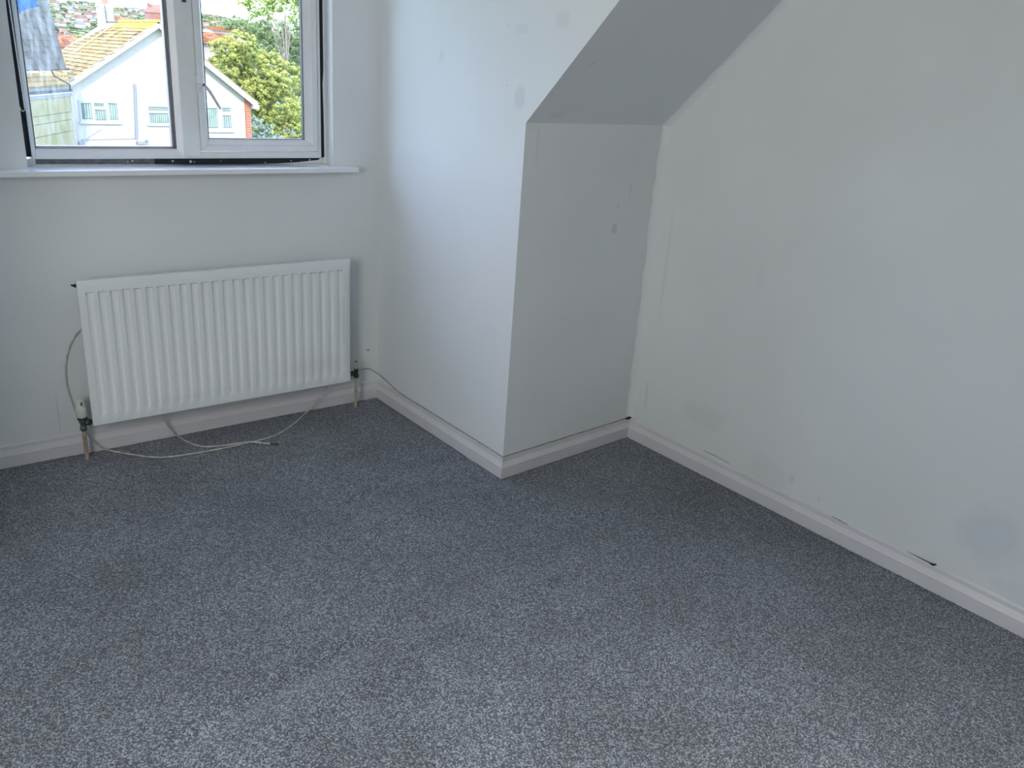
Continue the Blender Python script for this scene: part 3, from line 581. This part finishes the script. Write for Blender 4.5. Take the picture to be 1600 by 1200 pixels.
# bargeboards and soffits under the rake
bw = .20
for nm_, P_, d_, nn_ in (('bargeboard', EL, dl, nrm), ('bargeboard', ER, dr, nrr)):
    MB().slab([A + nn_ * .005 - YD * OV, P_ + nn_ * .005 - YD * OV, P_ - nn_ * (bw + .02) - YD * OV + Vector((0, 0, 0)), A - Vector((0, 0, bw + .06)) - YD * OV], (0, .03, 0)).build(nm_, m_bargeb, hs)
    MB().slab([A - nn_ * .11 - YD * (OV - .031), P_ - nn_ * .11 - YD * (OV - .031), P_ - nn_ * .11 - YD * .0, A - nn_ * .11 - YD * .0], -nn_ * .02).build('soffit', m_grey, hs)
eb = ER + Vector((0, -OV, 0)); MB().box(WR.x - .02, ER.x + .02, GD - OV + .01, GD + 5, ER.z - .26, ER.z - .08).build('eaves_box', m_bargeb, hs)
# brick pier at the right corner, real courses
bx0, bx1 = hy(383.3, 190, GD).x, hy(391.5, 190, GD).x
bk = MB(); mt = MB().box(bx0 + .005, bx1 - .005, GD - .055, GD + .5, GZ, WR.z - .1); course = .122
kk = 0; zz = GZ
while zz < WR.z - .15:
    if kk % 2: bk.box(bx0, bx1, GD - .065, GD + .3, zz, zz + course - .02)
    else:
        m2 = (bx0 + bx1) / 2; bk.box(bx0, m2 - .01, GD - .065, GD + .3, zz, zz + course - .02); bk.box(m2 + .01, bx1, GD - .065, GD + .3, zz, zz + course - .02)
    zz += course; kk += 1
pr = mt.build('brick_pier', m_mortar, hs); bk.build('bricks', m_brick, pr)['kind'] = 'stuff'
# windows of the gable
def gwin(u0, v0, u1, v1, lights, lab):
    a, b2 = hy(u0, v0, GD), hy(u1, v1, GD); z1 = hy((u0 + u1) / 2, v0, GD).z; z0 = hy((u0 + u1) / 2, v1, GD).z
    fr = MB(); y0, y1 = GD - .05, GD - .01
    fr.box(a.x, b2.x, y0 + .02, y1 - .001, z0, z1); fr.box(a.x - .05, b2.x + .05, y0 - .05, y1, z0 - .07, z0); fr.box(a.x - .03, b2.x + .03, y0 - .01, y1, z1, z1 + .05)
    W_ = b2.x - a.x; H_ = z1 - z0
    f = fr.build('window', m_bargeb, hs); f['label'] = lab
    for (p, q, r, s_) in lights:
        X0, X1, Z0_, Z1_ = a.x + W_ * p, a.x + W_ * q, z0 + H_ * r, z0 + H_ * s_
        MB().box(X0, X1, y0 + .012, y0 + .0199, Z0_, Z1_).build('pane', m_darkglass, f)
        c = MB(); nfold = max(3, int((X1 - X0) / .09)); ww = (X1 - X0) / nfold
        for k in range(nfold):
            if k == 0 and q < .9 and p < .1: continue
            c.box(X0 + ww * (k + .12), X0 + ww * (k + .80), y0 + .006, y0 + .0118, Z0_ + .03, Z1_ - .05)
        c.build('curtain', m_curt, f)
        for bx in ((X0 - .02, X1 + .02, Z0_ - .02, Z0_), (X0 - .02, X1 + .02, Z1_, Z1_ + .02), (X0 - .02, X0, Z0_, Z1_), (X1, X1 + .02, Z0_, Z1_)):
            MB().box(bx[0], bx[1], y0, y0 + .0198, bx[2], bx[3]).build('sash_bar', m_bargeb, f)
gwin(122.5, 159, 188, 191, [(.05, .30, .14, .93), (.37, .62, .78, .93), (.37, .66, .10, .62), (.72, .95, .14, .95)], 'three-light window with net curtains')
gwin(228.5, 165, 271, 194, [(.06, .94, .74, .93), (.06, .94, .08, .60)], 'wide window with curtains under the mullion')
gwin(318, 166, 365, 204, [(.04, .46, .10, .92), (.62, .92, .80, .95), (.62, .92, .12, .64)], 'right window behind the handle')
# pipe, cable and lights on the gable
a, b2 = hy(210, 131, GD - .08), hy(213.5, 217, GD - .08)
MB().tube([a, a + Vector((0, 0, -.3)), b2], .062, 8).build('drainpipe', mat('pipe_grey', (.17, .175, .18), .6), hs)
c_, d_ = hy(221, 223, GD - .15), hy(128, 222, GD - .15)
MB().box(c_.x - .2, c_.x + .2, GD - .3, GD - .01, c_.z - .07, c_.z + .04).tube([c_ + Vector((.2, 0, .02)), c_ + Vector((.26, -.1, .12))], .06, 6).build('flood_light', mat('lamp_grey', (.18, .185, .17), .6), hs)
MB().box(d_.x - .10, d_.x + .10, GD - .25, GD - .01, d_.z - .12, d_.z).tube([d_, d_ + Vector((.05, 0, .12))], .04, 6).build('wall_lantern', mat('lamp_grey2', (.20, .21, .22), .6), hs)
MB().tube([hy(129, 218.5, GD - .02), hy(170, 217.6, GD - .02), hy(213, 216.5, GD - .02)], .014, 5).tube([hy(136, 216.5, GD - .02), hy(158.5, 202, GD - .02)], .012, 5).build('cable', mat('cable_grey', (.2,.2,.2), .6), hs)
# chimney with pot + antenna (far side of the ridge)
CY = GD + 8.5
ca, cb = hy(155.5, 20, CY), hy(176.5, 20, CY); ct = hy(166, 7.5, CY).z
chb = MB().box(ca.x, cb.x, CY - .1, CY + .6, -1.5, ct).box(ca.x - .03, cb.x + .03, CY - .13, CY + .63, ct - .12, ct + .02); ch = chb.build('chimney', m_render, hs)
cp = hy(165.5, 7, CY)
MB().lathe((cp.x, CY + .2, ct), [(.16, 0), (.15, .30), (.17, .34), (.17, .42)], 12).build('chimney_pot', mat('pot_red', (.55, .13, .08), .7), hs)
a, b2 = hy(168, 48, CY - .25), hy(163.5, 7, CY - .25)
am = MB().tube([a, b2], .022, 6).tube([a.lerp(b2, .2), a.lerp(b2, .2) + Vector((0, .2, 0))], .012, 4)
for u, v, l in ((165, 18, .35), (165.5, 23, .25), (166, 28, .40)):
    p = hy(u, v, CY - .27); am.tube([p + Vector((-l * .45, 0, .14)), p + Vector((l * .4, 0, -.08))], .014, 5)
am.build('tv_antenna', m_dark, ch)

# left neighbour: slate roof over a stained wall
hh = ray(640, 100); hh.z = 0; hh.normalize(); hn = Vector((hh.y, -hh.x, 0))
P0 = hy(112.5, 190, GD - .9)
onL = lambda u, v, off=0: hit(u, v, hn, P0 + hn * off)
lb = empty('house', Vector((P0.x, P0.y, GZ)), 'stained side building with a long grey slate roof', 'house')
zt = onL(108, 150).z
wl = [Vector((P0.x, P0.y, GZ)), Vector((P0.x, P0.y, zt))]; far_ = P0 - hh * 14
MB().prism([wl[0], wl[1], Vector((far_.x, far_.y, zt)), Vector((far_.x, far_.y, GZ))], [p - hn * 1.2 for p in (wl[0], wl[1], Vector((far_.x, far_.y, zt)), Vector((far_.x, far_.y, GZ)))]).build('wall', m_green, lb)
# cladding boards on the wall: each course is a piece
for k, (va0, vb0) in enumerate(((150.5, 174.5), (175.5, 186.5), (187.5, 204.5), (205.5, 230), (231.5, 258))):
    z1, z0 = onL(108, va0, .05).z, onL(108, vb0, .05).z
    q = P0 + hn * .0; P_ = [Vector((q.x, q.y, z0)), Vector((q.x, q.y, z1)), Vector((far_.x, far_.y, z1)), Vector((far_.x, far_.y, z0))]
    MB().slab(P_, hn * .06).build('wall_panel', m_green, lb)
# slate roof
E0 = onL(103, 107, .45); Qs = hit(73, 0, hh, E0); up = (Qs - E0); Lr = up.length * 1.6; up.normalize(); rn = hh.cross(up); rn = rn if rn.z > 0 else -rn
sr = MB().slab([E0 - rn * .05, E0 - hh * 12 - rn * .05, E0 - hh * 12 + up * Lr - rn * .05, E0 + up * Lr - rn * .05], -rn * .10).build('roof', m_dark, lb)
rowp = up.length and (Qs - E0).length / 12.0; base_me = None; rs = random.Random(11)
sw = .85; msl = [attr_mat('slate_%d' % k, [c, c]) if False else mat('slate_tone', c, .85, .12, 4, spec=.1) for k, c in enumerate(((.112, .108, .096), (.118, .114, .100), (.122, .118, .103), (.108, .104, .092)))]
meshes = []
for k in range(4):
    mb = MB(); mb.box(0, 1, 0, 1, 0, 1)
    me = bpy.data.meshes.new('slate'); me.from_pydata([tuple(v) for v in mb.v], [], mb.f); me.materials.append(msl[k]); meshes.append(me)
PMi = world(sr).inverted(); cnt = 0
for j in range(14):
    for i in range(0, 14):
        if cnt >= 200: break
        off = (sw / 2 if j % 2 else 0); x0_ = i * sw - off; x1_ = x0_ + sw - .002
        if x0_ < 0: x0_ = 0
        if x1_ - x0_ < .1: continue
        o = bpy.data.objects.new('slate', meshes[rs.randrange(4)]); COL.objects.link(o); o.parent = sr
        lift = rs.uniform(0, .003)
        tilt = (up * (rowp * 1.12) - rn * .016)
        M = Matrix.Identity(4)
        for r_, ax in enumerate((-hh * (x1_ - x0_), tilt, rn * .012)): M.col[r_] = (*ax, 0)
        M.col[3] = (*(E0 - hh * x0_ + up * (j * rowp - .03) + rn * (.012 + lift)), 1)
        o.matrix_basis = PMi @ M; cnt += 1
MB().tube([E0 + hn * .08 - rn * .1 + hh * .35, E0 + hn * .08 - rn * .1 - hh * 12], .055, 8).build('gutter', m_dark, lb)
# strip of old tiles, fascia and lower gutter below
la0 = onL(108, 148, .25)
s1, s0 = onL(104, 113, -.6), onL(109, 132, .2)
st = MB(); cnt = 0
for j in range(3):
    for i in range(30):
        a = s1.lerp(s0, j / 3.0) + (s0 - s1).normalized() * -.03; b2 = s1.lerp(s0, (j + 1) / 3.0); o1 = -hh * (i * .34); o2 = -hh * (i * .34 + .325)
        st.prism([a + o1, a + o2, b2 + o2 + Vector((0, 0, .03)), b2 + o1 + Vector((0, 0, .03))], [p - Vector((0, 0, .05)) for p in (a + o1, a + o2, b2 + o2 + Vector((0, 0, .03)), b2 + o1 + Vector((0, 0, .03)))], rs.uniform(.4, .66))
st.build('lower_tiles', m_tile, lb)['kind'] = 'stuff'
for nm_, va1, vb1, off, m_ in (('fascia', 132.5, 139, .10, m_grey), ('lower_gutter', 139.5, 143, .16, m_dark), ('fascia', 143.2, 146, .12, m_bargeb), ('soffit_board', 146.3, 150.5, .10, m_grey)):
    z1, z0 = onL(109, va1, off).z, onL(109, vb1, off).z; q = P0 + hn * 0 + hh * .02
    MB().slab([Vector((q.x, q.y, z0)), Vector((q.x, q.y, z1)), Vector((far_.x, far_.y, z1)), Vector((far_.x, far_.y, z0))], hn * off).build(nm_, m_, lb)
MB().tube([E0 - hh * 1.5 + hn * .1 - rn * .12, onL(85, 119, .5), onL(98, 126, .5), onL(109, 132, .5), onL(109.5, 140, .4)], .03, 6).build('downpipe', m_dark, lb)

# ---- houses just behind
def simple_house(u0, u1, vridge, veave, D, wallm, label, chim=None, bricktop=False, depth=7, seed=1, gz=GZ):
    rq = random.Random(seed); a, b2 = hy(u0, vridge, D + 2.5), hy(u1, vridge, D + 2.5); zr = hy((u0 + u1) / 2, vridge, D + 2.5).z; ze = hy((u0 + u1) / 2, veave, D).z
    h = empty('house', ((a.x + b2.x) / 2, D, gz), label, 'house')
    MB().prism([(a.x + .2, D + .3, gz), (a.x + .2, D + 4.7, gz), (a.x + .2, D + 4.7, ze), (a.x + .2, D + 2.5, zr - .05), (a.x + .2, D + .3, ze)], [(b2.x - .2, D + .3, gz), (b2.x - .2, D + 4.7, gz), (b2.x - .2, D + 4.7, ze), (b2.x - .2, D + 2.5, zr - .05), (b2.x - .2, D + .3, ze)]).build('wall', wallm, h)
    rf = MB().prism([(a.x, D, ze - .05), (a.x, D + 2.5, zr - .03), (a.x, D + 5, ze - .05), (a.x, D + 5, ze - .15), (a.x, D + 2.5, zr - .15), (a.x, D, ze - .15)], [(b2.x, D, ze - .05), (b2.x, D + 2.5, zr - .03), (b2.x, D + 5, ze - .05), (b2.x, D + 5, ze - .15), (b2.x, D + 2.5, zr - .15), (b2.x, D, ze - .15)]).build('roof', m_brick, h)
    t_ = MB(); nr_ = 7
    for j in range(nr_):
        p, q = Vector((0, D, ze)).lerp(Vector((0, D + 2.5, zr)), j / nr_), Vector((0, D, ze)).lerp(Vector((0, D + 2.5, zr)), (j + 1.1) / nr_); x_ = a.x
        while x_ < b2.x - .05:
            t_.prism([(x_, p.y, p.z + .05), (x_ + .34, p.y, p.z + .05), (x_ + .34, q.y, q.z), (x_, q.y, q.z)], [(x_, p.y, p.z - .02), (x_ + .34, p.y, p.z - .02), (x_ + .34, q.y, q.z - .04), (x_, q.y, q.z - .04)], rq.random() * .98 + .01); x_ += .36
    t_.build('roof_tiles', m_redroof, rf)['kind'] = 'stuff'
    if chim:
        cu0, cu1, cv = chim; c0, c1 = hy(cu0, cv, D + 2), hy(cu1, cv, D + 2); z1 = hy((cu0 + cu1) / 2, cv, D + 2).z
        cm = MB().box(c0.x, c1.x, D + 2, D + 2.9, ze - .5, z1 - .45).box(c0.x - .06, c1.x + .06, D + 1.94, D + 2.96, z1 - .5, z1 - .38).box(c0.x + .08, c1.x - .08, D + 2.05, D + 2.85, z1 - .38, z1 - .2).box(c0.x + .28, c1.x - .28, D + 2.1, D + 2.8, z1 - .2, z1)
        co = cm.build('chimney', m_chim, h); bb = MB(); z_ = ze; r_ = 0
        while z_ < z1 - .5:
            x_ = c0.x - .01 - (.13 if r_ % 2 else 0)
            while x_ < c1.x:
                bb.box(max(x_, c0.x - .01), min(x_ + .25, c1.x + .01), D + 1.985, D + 2.2, z_, z_ + .085); x_ += .27
            z_ += .105; r_ += 1
        bb.build('bricks', m_chim2, co)['kind'] = 'stuff'
        for cx_ in (c0.x + .15, c1.x - .15):
            MB().lathe((cx_, D + 2.45, z1 - .38), [(.09, 0), (.08, .4), (.10, .45)], 8).build('chimney_pot', m_brick, h)
    return h
simple_house(238, 358, 48, 62, 56, mat('pink_wall', (.34, .28, .25), .9, .2, 2), 'brick house with orange tiled roof and big chimney behind the white gable', (231, 258, 7), seed=2)
simple_house(60, 112, 52, 73, 60, mat('brown_wall', (.16, .09, .055), .9, .4, 2), 'brown brick house between the slate roof and the white chimney', (97, 104, 45), seed=3)
simple_house(172, 206, 27, 42, 75, mat('plum_wall', (.15, .11, .10), .9, .3, 2), 'purple-brown roofed house just over the yellow ridge', None, seed=4)
simple_house(318, 380, 42.5, 46, 95, m_render, 'long low white house beyond the orange roof', None, seed=6)

# ---- hillside
rh = random.Random(21)
sky_px = [(-200, -30), (0, -12), (60, -6), (90, -2), (104, 3), (125, 3), (155, 8), (176, 14), (205, 16), (230, 18), (262, 18), (313, 22), (330, 23), (345, 27), (372, 32), (420, 40), (480, 52), (700, 80)]
YR, YN = 1100., 420.
sk = [(hy(u, v, YR).x, hy(u, v, YR).z - 3) for u, v in sky_px]
def ridge(x_):
    if x_ <= sk[0][0]: return sk[0][1]
    for (a, za), (c, zc) in zip(sk[:-1], sk[1:]):
        if x_ <= c: return za + (zc - za) * (x_ - a) / (c - a)
    return sk[-1][1]
def terrain(x_, y_):
    t_ = min(1, max(0, (y_ - YN) / (YR - YN))); xx = x_ * (YR + 2.3) / (y_ + 2.3) if y_ > 10 else x_
    zb = GZ - 2
    return zb + (ridge(x_ * 1.0 + (xx - x_) * .8) - zb) * (t_ ** .85) + 1.6 * math.sin(x_ * .021 + y_ * .013) * t_
hx = [sk[0][0] + (sk[-1][0] - sk[0][0]) * i / 90 for i in range(91)]; hyv = [YN + (YR + 120 - YN) * j / 40 for j in range(41)]
hv = [Vector((x_, y_, terrain(x_, min(y_, YR)) - (max(0, y_ - YR) * .3))) for y_ in hyv for x_ in hx]
hm = MB(); hm.v = hv; hm.f = [(j * 91 + i, j * 91 + i + 1, (j + 1) * 91 + i + 1, (j + 1) * 91 + i) for j in range(40) for i in range(90)]; hm.a = [0] * len(hm.f)
struct(hm.build('trim_10', mat('hill_ground', (.11, .12, .055), .95, .5, .02, c2=(.22, .19, .12)), smooth=True), 'distant hillside of the town')
# far trees: low-poly crowns, uncountable
def blob(mb, c, r, a, rr, sq=.8):
    V_ = []; F_ = []
    for k in range(3):
        ph = (-.5, .1, .75)[k]; 
        for q in range(6):
            th = q / 6 * 6.283 + k; s_ = math.sqrt(1 - ph * ph) * r * rr.uniform(.75, 1.15); V_.append((c[0] + s_ * math.cos(th), c[1] + s_ * math.sin(th), c[2] + ph * r * sq))
    V_.append((c[0], c[1], c[2] + r * sq)); V_.append((c[0], c[1], c[2] - r * sq))
    for k in range(2):
        for q in range(6): F_ += [(k * 6 + q, k * 6 + (q + 1) % 6, k * 6 + 6 + (q + 1) % 6), (k * 6 + q, k * 6 + 6 + (q + 1) % 6, k * 6 + 6 + q)]
    for q in range(6): F_ += [(12 + q, 12 + (q + 1) % 6, 18), (q, 19, (q + 1) % 6)]
    mb.add(V_, F_, a)
fw = [mat('far_wall', c, .9) for c in ((.42, .42, .41), (.34, .31, .27), (.27, .21, .17))]; fr_ = [mat('far_roof', c, .9) for c in ((.14, .075, .05), (.12, .115, .105), (.17, .12, .08))]
spots = [(138, 27, 12, 0, 0), (128, 34, 15, 0, 0), (96, 4, 12, 0, 0), (112, 20, 9, 0, 1), (122, 22, 8, 0, 0), (107, 26, 8, 1, 0), (118, 12, 8, 1, 2), (130, 14, 7, 0, 1), (140, 17, 7, 2, 2), (147, 19, 8, 1, 0), (150, 26, 7, 2, 0), (104, 34, 8, 1, 2), (92, 28, 8, 2, 2), (90, 38, 9, 2, 0), (99, 40, 8, 1, 0), (125, 43, 14, 0, 1), (88, 14, 8, 2, 1), (84, 8, 9, 1, 0),
         (183, 24, 8, 1, 2), (209, 27, 9, 0, 0), (205, 16.5, 7, 0, 1), (213, 17, 8, 0, 2), (196, 20, 6, 2, 0), (222, 22, 7, 0, 1), (188, 30, 6, 0, 2), (322, 40, 8, 1, 2), (335, 36, 8, 0, 0), (350, 33, 7, 0, 1), (361, 38, 8, 0, 0), (345, 41, 7, 1, 0), (133, 8, 6, 0, 1), (116, 30, 7, 0, 0), (110, 14, 6, 0, 2), (101, 12, 7, 0, 0), (145, 33, 8, 0, 1), (136, 38, 9, 1, 0)]
placed = []; seen = {}
WN = ('white', 'cream', 'terracotta'); RN = ('red-brown', 'grey', 'tan')
for (u, v, wpx, wi, ri) in spots:
    d = ray(u, v); y_ = YN + 40
    while y_ < YR - 5:
        p = CAM + d * ((y_ - CAM.y) / d.y)
        if p.z < terrain(p.x, y_) + 3.2: break
        y_ += 6
    p = CAM + d * ((y_ - CAM.y) / d.y); wd = wpx * (y_ + 2.3) / FPX * .82; hgt = wd * .5; x_, zb = p.x, p.z - hgt * .35
    placed.append((x_, y_, wd))
    lab = {(138, 27): 'largest white hillside house, square front, mid-slope left of the chimney', (128, 34): 'long low white hillside house below the square white one', (125, 43): 'widest pale hillside house just above the tiled roof', (96, 4): 'pale hillside house high beside the slate roof edge'}.get((u, v))
    side = 'left of the chimney' if u < 155 else 'beside the mullion' if u < 262 else 'in the right pane'
    band = 'near the skyline' if v < 15 else 'halfway up' if v < 25 else 'low' if v < 35 else 'lowest'
    if not lab: lab = 'tiny %s hillside house, %s roof, %s, %s' % (WN[wi], RN[ri], band, side)
    if lab in seen:
        o1, u1 = seen[lab]; o1['label'] = lab + (', left one' if u1 < u else ', right one'); lab += ', right one' if u1 < u else ', left one'
    h = empty('house', (x_, y_, zb - 2), lab, 'house', 'houses on the distant hillside'); seen[lab] = (h, u)
    MB().box(x_ - wd / 2, x_ + wd / 2, y_ - wd * .3, y_ + wd * .3, zb - 4, zb + hgt).build('wall', fw[wi], h)
    MB().prism([(x_ - wd / 2 - .3, y_ - wd * .36, zb + hgt), (x_ - wd / 2 - .3, y_ + wd * .36, zb + hgt), (x_ - wd / 2 - .3, y_, zb + hgt * 1.75)], [(x_ + wd / 2 + .3, y_ - wd * .36, zb + hgt), (x_ + wd / 2 + .3, y_ + wd * .36, zb + hgt), (x_ + wd / 2 + .3, y_, zb + hgt * 1.75)]).build('roof', fr_[ri], h)

ft = MB()
u_lim = (hy(0, 10, YR).x, hy(420, 10, YR).x)
for _ in range(6500):
    y_ = YN + 60 + (YR - YN - 60) * rh.random() ** .8; u = rh.uniform(-40, 420); x_ = hy(u, 40, y_).x; r = rh.uniform(1.5, 3.6)
    if any(abs(x_ - hx_) < hw_ / 2 + r + 1 and abs(y_ - hy_) < hw_ * .4 + r + 1 for hx_, hy_, hw_ in placed): continue
    blob(ft, (x_, y_, terrain(x_, y_) + r * .5), r, rh.random() * .98 + .01, rh)
tag(ft.build('hillside_trees', attr_mat('far_leaves', [(.06, .075, .035), (.12, .14, .055), (.22, .22, .09)], .9)), 'mass of small trees covering the distant hillside', 'trees', None, 'stuff')
# ---- trees in the right pane
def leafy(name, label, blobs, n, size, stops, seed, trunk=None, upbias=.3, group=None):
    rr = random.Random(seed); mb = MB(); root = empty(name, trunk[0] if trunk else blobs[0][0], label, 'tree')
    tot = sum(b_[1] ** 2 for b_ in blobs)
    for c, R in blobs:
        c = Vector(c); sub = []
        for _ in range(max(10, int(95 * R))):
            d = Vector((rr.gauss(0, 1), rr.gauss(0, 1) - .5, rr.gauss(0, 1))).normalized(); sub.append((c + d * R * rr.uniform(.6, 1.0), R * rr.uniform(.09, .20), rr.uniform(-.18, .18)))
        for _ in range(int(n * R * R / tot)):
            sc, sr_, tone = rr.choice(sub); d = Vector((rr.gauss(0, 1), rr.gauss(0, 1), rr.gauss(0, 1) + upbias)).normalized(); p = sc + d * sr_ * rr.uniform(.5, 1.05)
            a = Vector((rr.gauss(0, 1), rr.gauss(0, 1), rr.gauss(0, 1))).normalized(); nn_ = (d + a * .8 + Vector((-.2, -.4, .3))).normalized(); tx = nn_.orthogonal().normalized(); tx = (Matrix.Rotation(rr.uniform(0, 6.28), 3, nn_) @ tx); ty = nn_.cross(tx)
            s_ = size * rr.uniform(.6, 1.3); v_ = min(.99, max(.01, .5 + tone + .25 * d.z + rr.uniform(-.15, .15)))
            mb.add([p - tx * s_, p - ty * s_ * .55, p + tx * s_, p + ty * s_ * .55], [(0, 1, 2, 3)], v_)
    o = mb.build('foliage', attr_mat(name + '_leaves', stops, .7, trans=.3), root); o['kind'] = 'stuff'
    tk = MB()
    base = Vector(trunk[0]); top = Vector(trunk[1]); tk.tube([base, base.lerp(top, .5) + Vector((.1, 0, 0)), top], [trunk[2], trunk[2] * .7, trunk[2] * .35], 8)
    for c, R in blobs[:14]: tk.tube([base.lerp(top, .55), base.lerp(Vector(c), .8) * .5 + top * .5, Vector(c)], [trunk[2] * .25, trunk[2] * .15, trunk[2] * .07], 5)
    tk.build('trunk', mat(name + '_bark', (.22, .18, .14), .9, .4, 5), root)
    return root
def B3(u, v, y_, rpx): return (hy(u, v, y_), rpx * (y_ + 2.3) / FPX)
BY = 47
bush = [B3(352, 84, BY, 26), B3(378, 74, BY, 24), B3(345, 112, BY, 27), B3(390, 106, BY + 1, 30), B3(425, 100, BY + 1, 22), B3(425, 132, BY, 30), B3(455, 128, BY + 1, 28), B3(395, 145, BY, 30), B3(440, 168, BY, 32), B3(470, 175, BY + 1, 28), B3(415, 190, BY, 28), B3(455, 205, BY, 30), B3(485, 150, BY + 2, 30), B3(370, 140, BY + 1, 30), B3(485, 215, BY, 30), B3(420, 230, BY, 35), B3(370, 100, BY + 1, 26), B3(405, 125, BY + 1, 28), B3(400, 170, BY + 1, 28)]
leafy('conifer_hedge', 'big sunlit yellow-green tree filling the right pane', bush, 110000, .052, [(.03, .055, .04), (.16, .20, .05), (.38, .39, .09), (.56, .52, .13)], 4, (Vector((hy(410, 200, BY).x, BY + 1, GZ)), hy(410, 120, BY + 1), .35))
TY = 60
tr2 = [B3(400, 45, TY, 20), B3(430, 52, TY, 24), B3(460, 60, TY, 26), B3(448, 90, TY, 28), B3(475, 100, TY, 26), B3(418, 75, TY, 24), B3(370, 36, TY + 4, 12), B3(355, 38, TY + 6, 10), B3(385, 44, TY + 3, 16), B3(480, 60, TY, 28), B3(490, 130, TY, 35)]
leafy('broadleaf_tree', 'mid-green rounded tree behind the yellow-green one', tr2, 42000, .065, [(.07, .11, .05), (.18, .25, .10), (.33, .38, .15)], 8, (Vector((hy(450, 100, TY).x, TY + 2, GZ)), hy(448, 60, TY + 1), .3))
t3 = [B3(382, -2, TY - 6, 14), B3(405, 5, TY - 6, 18), B3(430, 2, TY - 6, 18), B3(395, 18, TY - 6, 9), B3(418, 20, TY - 6, 10), B3(455, 5, TY - 6, 14), B3(462, 25, TY - 6, 9), B3(450, 30, TY - 6, 7), B3(432, -20, TY - 6, 26), B3(470, -15, TY - 6, 25), B3(385, -20, TY - 6, 16)]
leafy('airy_tree', 'tall airy tree with thin branches against the sky', t3, 9500, .085, [(.12, .18, .05), (.30, .40, .10), (.46, .52, .16)], 9, (Vector((hy(447, 100, TY - 6).x, TY - 6, GZ)), hy(445, 20, TY - 6), .12))
sh = [B3(400, 200, 43.5, 17), B3(415, 215, 43.5, 16), B3(430, 222, 43.2, 14), B3(402, 228, 43.5, 18)]
leafy('shrub', 'dull grey-green shrub beside the brick corner of the gable', sh, 5000, .06, [(.08, .11, .08), (.22, .28, .20), (.36, .42, .32)], 10, (Vector((hy(410, 210, 43.5).x, 43.6, GZ)), hy(408, 205, 43.6), .08))
